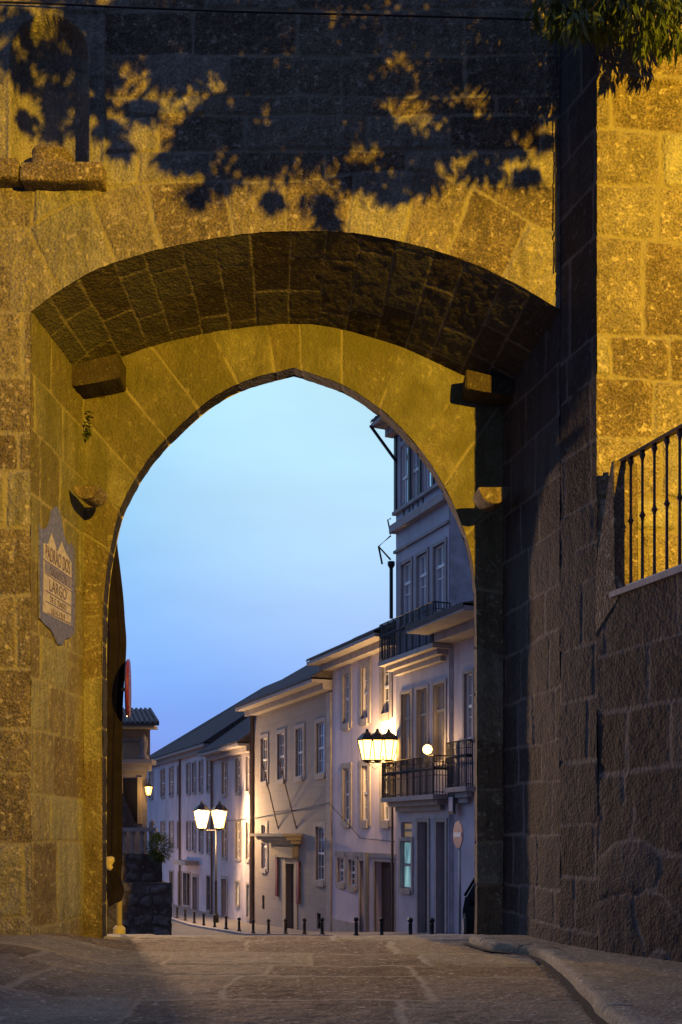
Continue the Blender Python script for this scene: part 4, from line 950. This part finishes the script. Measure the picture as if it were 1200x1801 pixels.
# pavement along the facades, kerb
n = 60; ss = np.linspace(fs(900), fs(258), n)
for name, o0, o1, zo, mat in (('street_pavement', .0, 3.0, .06, M_pave), ('street_kerb', 3.0, 3.2, .07, M_trim)):
    b = MB(); pv = None
    for s in ss:
        a = fp(s, 0, o0); c = fp(s, 0, o1); a.z = gz1(0, c.y) + zo; c.z = a.z; e = c.copy(); e.z -= .2
        cur = [b.bm.verts.new(a), b.bm.verts.new(c), b.bm.verts.new(e)]
        if pv: b.bm.faces.new((pv[0], pv[1], cur[1], cur[0])); b.bm.faces.new((pv[1], pv[2], cur[2], cur[1]))
        pv = cur
    tag(b.build(name, mat), kind='structure')
# bollards
bb = [(312, 1619), (326, 1622), (342, 1627.6), (358.4, 1630.6), (378, 1635), (398, 1638.5), (421, 1641), (445.6, 1645), (472.5, 1647), (502.8, 1650), (536, 1652.7), (567, 1658), (627, 1664), (672, 1668), (722, 1672), (781, 1676)]
def bol(x, y):
    d = np.linspace(20, 90, 2000); g = gz(np.zeros(2000), d) + .06; yy_ = HY - (g - EYE) * F / d
    ok = np.argmin(np.abs(yy_ - y) + (d < 22) * 99); return Vector((px2x(x, d[ok]), d[ok], g[ok]))
def bol2(x):      # on the kerb line 2.7 m from the facade
    best = min((abs(600 + F * fp(s, 0, 2.75).x / fp(s, 0, 2.75).y - x), s) for s in np.linspace(fs(900), fs(258), 1500)); p = fp(best[1], 0, 2.75); p.z = gz1(0, p.y) + .06; return p
bproto = None
wn = ['farthest', 'second farthest', 'third farthest', 'fourth farthest', 'fifth farthest, right of the street lamp post', 'sixth farthest', 'seventh farthest', 'eighth farthest, at the mansion\'s left corner', 'one left of the mansion door', 'one before the mansion door', 'one right of the mansion door', 'one before the mansion\'s right window', 'one left of the twin doorways', 'one before the wide garage doorway', 'ball topped one before the lit teal window', 'nearest one before the dark shop door']
for i, (x, y) in enumerate(bb):
    p = bol2(x)
    lab = 'black iron street bollard, ' + wn[i] + ' of the row'
    if bproto is None:
        root = empty('bollard', p, lab, 'bollard', 'black bollards along the street kerb')
        a_ = MB(); a_.lathe(p, [(.10, -.1), (.10, .05), (.065, .08), (.06, .44), (.075, .46), (.05, .48)], 10); a_.build('shaft', M_iron, root, True)
        a_ = MB(); a_.lathe(p, [(.03, .48), (.075, .52), (.09, .57), (.075, .62), (.02, .66)], 10); a_.build('ball_cap', M_iron, root, True); bproto = root
    else:
        c = bproto.copy(); C.objects.link(c); c.location = p; c['label'] = lab
        for ch in bproto.children: mi = ch.matrix_parent_inverse.copy(); k_ = ch.copy(); C.objects.link(k_); k_.parent = c; k_.matrix_parent_inverse = mi
# ------------------------------------------------------------------ lamps in the street
def lantern(root, p, s, glass, name='lantern'):
    b = MB(); b.lathe(p, [(.05 * s, -.06 * s), (.13 * s, 0), (.13 * s, .02 * s)], 6); b.lathe(p, [(.24 * s, .50 * s), (.26 * s, .53 * s), (.15 * s, .66 * s), (.05 * s, .72 * s), (.03 * s, .80 * s)], 6)
    for k in range(6):
        a = k * math.pi / 3; b.tube([p + Vector((.125 * s * math.cos(a), .125 * s * math.sin(a), 0)), p + Vector((.24 * s * math.cos(a), .24 * s * math.sin(a), .51 * s))], .012 * s, 4)
    f = b.build(name, M_iron, root); g = MB(); g.lathe(p, [(.115 * s, .01 * s), (.22 * s, .50 * s)], 6); g.build('lit_glass', glass, f)
    return f
big = empty('wall_lantern_cluster', pt(690, 1342, 38.4), 'blazing cluster of warm wall lanterns on an iron bracket beside the lower balcony', 'lamp')
pts_ = [pt(646, 1340, 38.6), pt(664, 1340, 38.6), pt(684, 1340, 38.6)]
b = MB(); b.tube([pts_[0], pts_[2] + Vector((.25, .9, 0))], .035, 6); b.tube([pts_[0] + Vector((0, 0, -.02)), pts_[0] + Vector((.3, .2, -.25)), pts_[1] + Vector((.3, .5, -.05))], .02, 5); b.build('bracket_arm', M_iron, big)
for p in pts_: lantern(big, p + Vector((0, 0, .05)), 1.5, M_bulb)
for p in (pts_[0] + Vector((.28, .75, .7)), pts_[2] + Vector((.1, .6, .7))): light('POINT', 'wall_lantern_light', p, 640, (1, .60, .22), .12)
gl = empty('reflection_globe', pt(752, 1318, 35.4), 'small glowing globe added for the lantern reflection in the middle balcony window', 'lamp')  # glowing globe added in place of the lantern's reflection in the pane
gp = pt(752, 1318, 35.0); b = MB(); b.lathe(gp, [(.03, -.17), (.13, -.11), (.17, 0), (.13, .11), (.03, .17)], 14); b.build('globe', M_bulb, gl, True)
b = MB(); b.tube([gp + Vector((0, 0, .17)), gp + Vector((.05, .3, .3)), gp + Vector((.2, 1.4, .3))], .02, 5); b.build('bracket', M_iron, gl)  # added arm that carries the reflection globe
light('POINT', 'reflection_globe_light', gp + Vector((-.1, -.3, 0)), 60, (1, .6, .22), .1)  # added light for the glow of the reflection
b = MB(); b.tube([fp(s_0, fz(x_, y_) + sag, .15) for s_0, x_, y_, sag in ((fs(372), 372, 1440, 0), (fs(410), 410, 1440, -.1), (fs(446), 446, 1440, 0), (fs(500), 500, 1425, -.15), (fs(584), 584, 1412, 0), (fs(640), 640, 1470, -.1), (fs(700), 700, 1480, 0))], .018, 5)
tag(b.build('facade_cable', M_iron), 'thin cable running along the house fronts between the two lamps', 'cable')
pl = pt(380, 1620, 56.5); pl.z = gz1(0, 56.5)
lp_ = empty('street_lamp', pl, 'twin lantern street lamp post with blazing lamps halfway down the street', 'lamp')
b = MB(); b.lathe(pl, [(.16, 0), (.16, .5), (.09, .6), (.07, 2.2), (.09, 2.3), (.055, 2.4), (.05, 5.2)], 10); b.build('post', M_iron, lp_, True)
la_, lb_ = Vector((px2x(355, 56.5), 56.5, pl.z + 5.15)), Vector((px2x(386, 56.5), 56.5, pl.z + 5.15))
MB().tube([la_, lb_], .035, 6).build('arm', M_iron, lp_)
for p in (la_, lb_): lantern(lp_, p + Vector((0, 0, .1)), 1.9, M_bulb); light('POINT', 'street_lamp_light', p + Vector((-.1, -.6, .7)), 1200, (1, .62, .28), .15)
# lamp farther down (glow at the foot of the far house)
light('POINT', 'far_lamp_light', (-15.0, 68, -1.2), 300, (1, .60, .3), .2)

# ------------------------------------------------------------------ left side of the street
lh = empty('cornice_house', (-8.2, 38, .6), 'cream house with a heavy stone cornice and small corner lantern on the left', 'building')
Y0 = 38.0; bx0, bx1 = -12.5, px2x(263, Y0)
def zb_(y, d=Y0): return px2z(y, d)
MB().hexa([(bx0, Y0 + .15, zb_(1350)), (bx1, Y0 + .15, zb_(1350)), (bx1 - 3.0, Y0 + 8, zb_(1350)), (bx0, Y0 + 8, zb_(1350)), (bx0, Y0 + .15, zb_(1278)), (bx1, Y0 + .15, zb_(1278)), (bx1 - 3.0, Y0 + 8, zb_(1278)), (bx0, Y0 + 8, zb_(1278))]).build('upper_wall', M_cream, lh)
cx1 = px2x(259, Y0)
MB().hexa([(bx0, Y0, -1), (cx1, Y0, -1), (cx1 - 3.0, Y0 + 8, -1), (bx0, Y0 + 8, -1), (bx0, Y0, zb_(1352)), (cx1, Y0, zb_(1352)), (cx1 - 3.0, Y0 + 8, zb_(1352)), (bx0, Y0 + 8, zb_(1352))]).build('lower_wall', M_trim, lh)
b = MB(); b.box(((bx0 + px2x(272, Y0)) / 2, Y0 - .1, zb_(1341)), (px2x(272, Y0) - bx0, .9, .16)); b.box(((bx0 + px2x(265, Y0)) / 2, Y0 - .05, zb_(1350)), (px2x(265, Y0) - bx0, .6, .24)); b.build('cornice', M_trim, lh)
b = MB(); b.box((px2x(230, Y0), Y0 - .02, zb_(1408)), (px2x(243, Y0) - px2x(218, Y0), .08, zb_(1368) - zb_(1446))); dr = b.build('window', M_iron, lh)
b = MB(); w2 = (px2x(243, Y0) - px2x(218, Y0)) / 2; cxw = px2x(230, Y0)
for sx_ in (-1, 1): b.box((cxw + sx_ * (w2 + .09), Y0 - .05, zb_(1408)), (.16, .12, zb_(1366) - zb_(1448)))
b.build('surround', M_cream, dr)
MB().box((px2x(235, Y0), Y0 + .1, zb_(1301)), (px2x(247, Y0) - px2x(200, Y0), .2, .09)).build('string_course', M_trim, lh)
b = MB(); b.lathe((px2x(253.5, Y0), Y0 - .1, zb_(1340) + .08), [(.20, 0), (.20, .12), (.10, .2), (.15, .45), (.18, .62), (.10, .72), (.12, .8), (.03, .95)], 12); b.build('urn_finial', M_trim, lh, True)
b = MB(); eo = px2x(287, Y0); zr0 = zb_(1281)
for i in range(64):
    xa = bx0 + (eo - bx0) * i / 64; xb = bx0 + (eo - bx0) * (i + 1) / 64
    for q0, q1, za, zc2 in ((Y0 - .8, Y0 + 4, zr0 + .12, zr0 + 1.2),):
        h_ = .06 * (i % 2); b.hexa([(xa, q0, za - .10), (xb, q0, za - .10), (xb - 1.2, q1, zc2 - .1), (xa - 1.2, q1, zc2 - .1), (xa, q0, za + h_), (xb, q0, za + h_), (xb - 1.2, q1, zc2 + h_), (xa - 1.2, q1, zc2 + h_)])
b.build('roof', M_roof, lh)
MB().box(((bx0 + eo) / 2 - .1, Y0 - .35, zr0), (eo - bx0 - .2, .8, .1)).build('eave_board', M_cream, lh)
sl = empty('corner_lantern', pt(262, 1398, 37.6), 'small glowing lantern on the corner of the cream house', 'lamp')
pp = pt(261.5, 1399, 37.6); lantern(sl, pp, .62, M_bulb2); b = MB(); b.tube([pp + Vector((0, 0, .5)), pp + Vector((0, .1, .62)), pp + Vector((-.1, .5, .62))], .02, 5); b.build('bracket', M_iron, sl)
light('POINT', 'corner_lantern_light', pp + Vector((0, -.4, .2)), 25, (1, .6, .2), .05)
# terraces of rubble in front
rb = empty('rubble_wall', (-7, 36, -2.3), 'dark rubble stone terrace wall below the cream house at left', 'wall')
def rub(x1, d, z0, z1, seed):
    xx = np.arange(-13, x1, .05); zz_ = np.arange(z0, z1, .05); U_, Z_ = np.meshgrid(xx, zz_, indexing='ij'); l_ = rubble(U_, Z_, seed, .5)
    stone_surface('wall_tier', np.stack([U_, np.full_like(U_, d), Z_], -1), U_, Z_, l_, M_rub, rb, (0, 0, 0), w=.05, depth=.06, amp=.05, off=.07, seed=seed, extra=.12 * fbm(U_ * .7, Z_ * .7, seed, 3))
    MB().hexa([(-13, d + .06, z0), (x1 - .05, d + .06, z0), (x1 - 1.0, d + 3, z0), (-13, d + 3, z0), (-13, d + .06, z1 - .04), (x1 - .05, d + .06, z1 - .04), (x1 - 1.0, d + 3, z1 - .04), (-13, d + 3, z1 - .04)]).build('tier_core', M_rub, rb)
rub(px2x(303, 35), 35, -3.2, px2z(1552, 35), 91); rub(px2x(287, 36), 36, -1.5, px2z(1500, 36), 92)
bs = empty('balustrade', (-7.4, 36.5, .5), 'stone balustrade with a ball on its corner post on top of the rubble wall', 'balustrade')
d_ = 36.4; z0_, z1_ = px2z(1500, d_), px2z(1459, d_)
b = MB(); b.box(((-12.5 + px2x(276, d_)) / 2, d_, z1_), (px2x(276, d_) + 12.5, .34, .14)); b.build('top_rail', M_trim, bs)
b = MB(); b.box((px2x(273, d_), d_, (z0_ + z1_) / 2 - .05), (.22, .26, z1_ - z0_ - .1)); b.lathe((px2x(268, d_), d_, z1_ + .07), [(.07, 0), (.05, .05), (.10, .14), (.10, .2), (.03, .28)], 10); b.build('corner_post', M_trim, bs)
for k in range(10):
    b = MB(); b.lathe((px2x(266, d_) - .32 * k, d_, z0_ - .05), [(.09, 0), (.09, .08), (.05, .15), (.09, .35), (.05, .6), (.08, .72), (.08, z1_ - z0_ - .02)], 8); b.build('baluster', M_trim, bs, True)
b = MB(); b.hexa([pt(200, 1458, 36.9), pt(242, 1458, 36.9), pt(242, 1458, 37.3), pt(200, 1458, 37.3), pt(200, 1370, 36.9), pt(216, 1395, 36.9), pt(216, 1395, 37.3), pt(200, 1370, 37.3)]); b.jitter(.05, 3)
tag(b.build('stair_parapet', M_rub), 'sloping stone stair parapet in front of the dark window of the cream house', 'parapet')
shrub = empty('shrub', pt(283, 1500, 35.6), 'dark spiky shrub overhanging the rubble wall at left', 'shrub')
b = MB()
for k in range(900):
    o = rv(); c = pt(281, 1490, 35.5) + Vector((o.x * .42, o.y * .4, o.z * .45)); leaf(b.bm, c, o + rv() * .4 + Vector((.3, -.2, .0)), Vector((0, 0, 1)), rl_.uniform(.12, .22), .045)
b.build('foliage', M_leaf, shrub); MB().tube([pt(272, 1515, 35.9), pt(283, 1492, 35.6)], [.05, .02], 6).build('stem', M_bark, shrub)

# ------------------------------------------------------------------ traffic sign and car on the right
sg = empty('no_entry_sign', (px2x(806, 26), 26, gz1(0, 26)), 'round no entry sign on a grey pole, turned almost edge on, by the right jamb', 'sign')
c_ = pt(806, 1468, 26); rot = Matrix.Rotation(R(-76), 4, 'Z')
def rl2(b): bmesh.ops.rotate(b.bm, verts=b.bm.verts, cent=(0, 0, 0), matrix=rot.to_3x3()); bmesh.ops.translate(b.bm, vec=c_, verts=b.bm.verts); return b
b = MB(); b.lathe((0, 0, 0), [(.345, -.015), (.355, 0), (.345, .015)], 32, 'Y'); rl2(b).build('disc', plain('faded_red', (.40, .16, .17), .4, .1, 5), sg)
b = MB(); b.box((0, -.02, 0), (.5, .008, .11)); rl2(b).build('bar', M_white, sg)
MB().tube([(c_.x + .05, c_.y + .04, gz1(0, 26) - .1), (c_.x + .05, c_.y + .04, c_.z + .3)], .032, 8).build('pole', M_greymet, sg, True)
car = empty('parked_car', (3.68, 22, gz1(0, 21)), 'dark parked car mostly hidden behind the right jamb of the arch', 'car')
g0 = gz1(0, 21.2); b = MB()
def section(y, pts): return [Vector((3.68 + x, y, g0 + z)) for x, z in pts]
def loft(b, secs):
    rings = [[b.bm.verts.new(p) for p in s] for s in secs]; n = len(rings[0])
    for a, c in zip(rings, rings[1:]):
        for k in range(n): b.bm.faces.new((a[k], a[(k + 1) % n], c[(k + 1) % n], c[k]))
    b.bm.faces.new(rings[0][::-1]); b.bm.faces.new(rings[-1])
def bodysec(y, w_, zb2, zt2): return section(y, [(-w_ * .92, zb2), (-w_, zb2 + .15), (-w_, zb2 + .42), (-w_ * .93, zt2), (w_ * .93, zt2), (w_, zb2 + .42), (w_, zb2 + .15), (w_ * .92, zb2)])
loft(b, [bodysec(19.95, .66, .25, .62), bodysec(20.1, .80, .2, .72), bodysec(20.6, .86, .18, .86), bodysec(21.3, .87, .18, .93), bodysec(23.2, .87, .18, .95), bodysec(23.9, .84, .2, .93), bodysec(24.1, .74, .3, .8)])
bodyo = b.build('body', M_carp, car, True)
def cabsec(y, w0, w1, z1): return section(y, [(-w0, .90), (-w1, z1 - .06), (-w1 + .1, z1), (w1 - .1, z1), (w1, z1 - .06), (w0, .90)])
b = MB(); loft(b, [cabsec(20.95, .80, .78, .97), cabsec(21.7, .80, .62, 1.38), cabsec(22.6, .80, .63, 1.43), cabsec(23.3, .80, .62, 1.38), cabsec(23.95, .78, .74, .98)]); b.build('cabin', M_carp, car)
b = MB()
for s in (-1, 1): b.tube([Vector((3.68 + s * .80, 20.95, g0 + .94)), Vector((3.68 + s * .635, 21.68, g0 + 1.37)), Vector((3.68 + s * .64, 22.6, g0 + 1.43)), Vector((3.68 + s * .63, 23.3, g0 + 1.38)), Vector((3.68 + s * .78, 23.9, g0 + .97))], .035, 6)
b.box((3.68, 22.5, g0 + 1.435), (1.1, 1.6, .03)); b.build('roof_frame', M_carp, car)
for s in (-1, 1):
    b = MB(); b.box((3.68 + s * .95, 21.25, g0 + .98), (.16, .12, .13), bev=.03); b.build('mirror', M_carp, car)
    b = MB(); b.box((3.68 + s * .66, 20.02, g0 + .62), (.3, .12, .14), bev=.03); b.build('headlight', M_white, car)
    for y_ in (20.75, 23.25):
        b = MB(); b.lathe((3.68 + s * .80 - .09, y_, g0 + .30), [(.27, 0), (.30, .03), (.30, .15), (.27, .18)], 20, 'X'); wv = b.build('wheel', M_rubber, car)
        b = MB(); b.lathe((3.68 + s * .80 + (.09 if s > 0 else -.11), y_, g0 + .30), [(.19, 0), (.17, .02)], 16, 'X'); b.build('rim', M_greymet, wv)
MB().box((3.68, 19.96, g0 + .42), (.5, .03, .11)).build('number_plate', M_white, car)
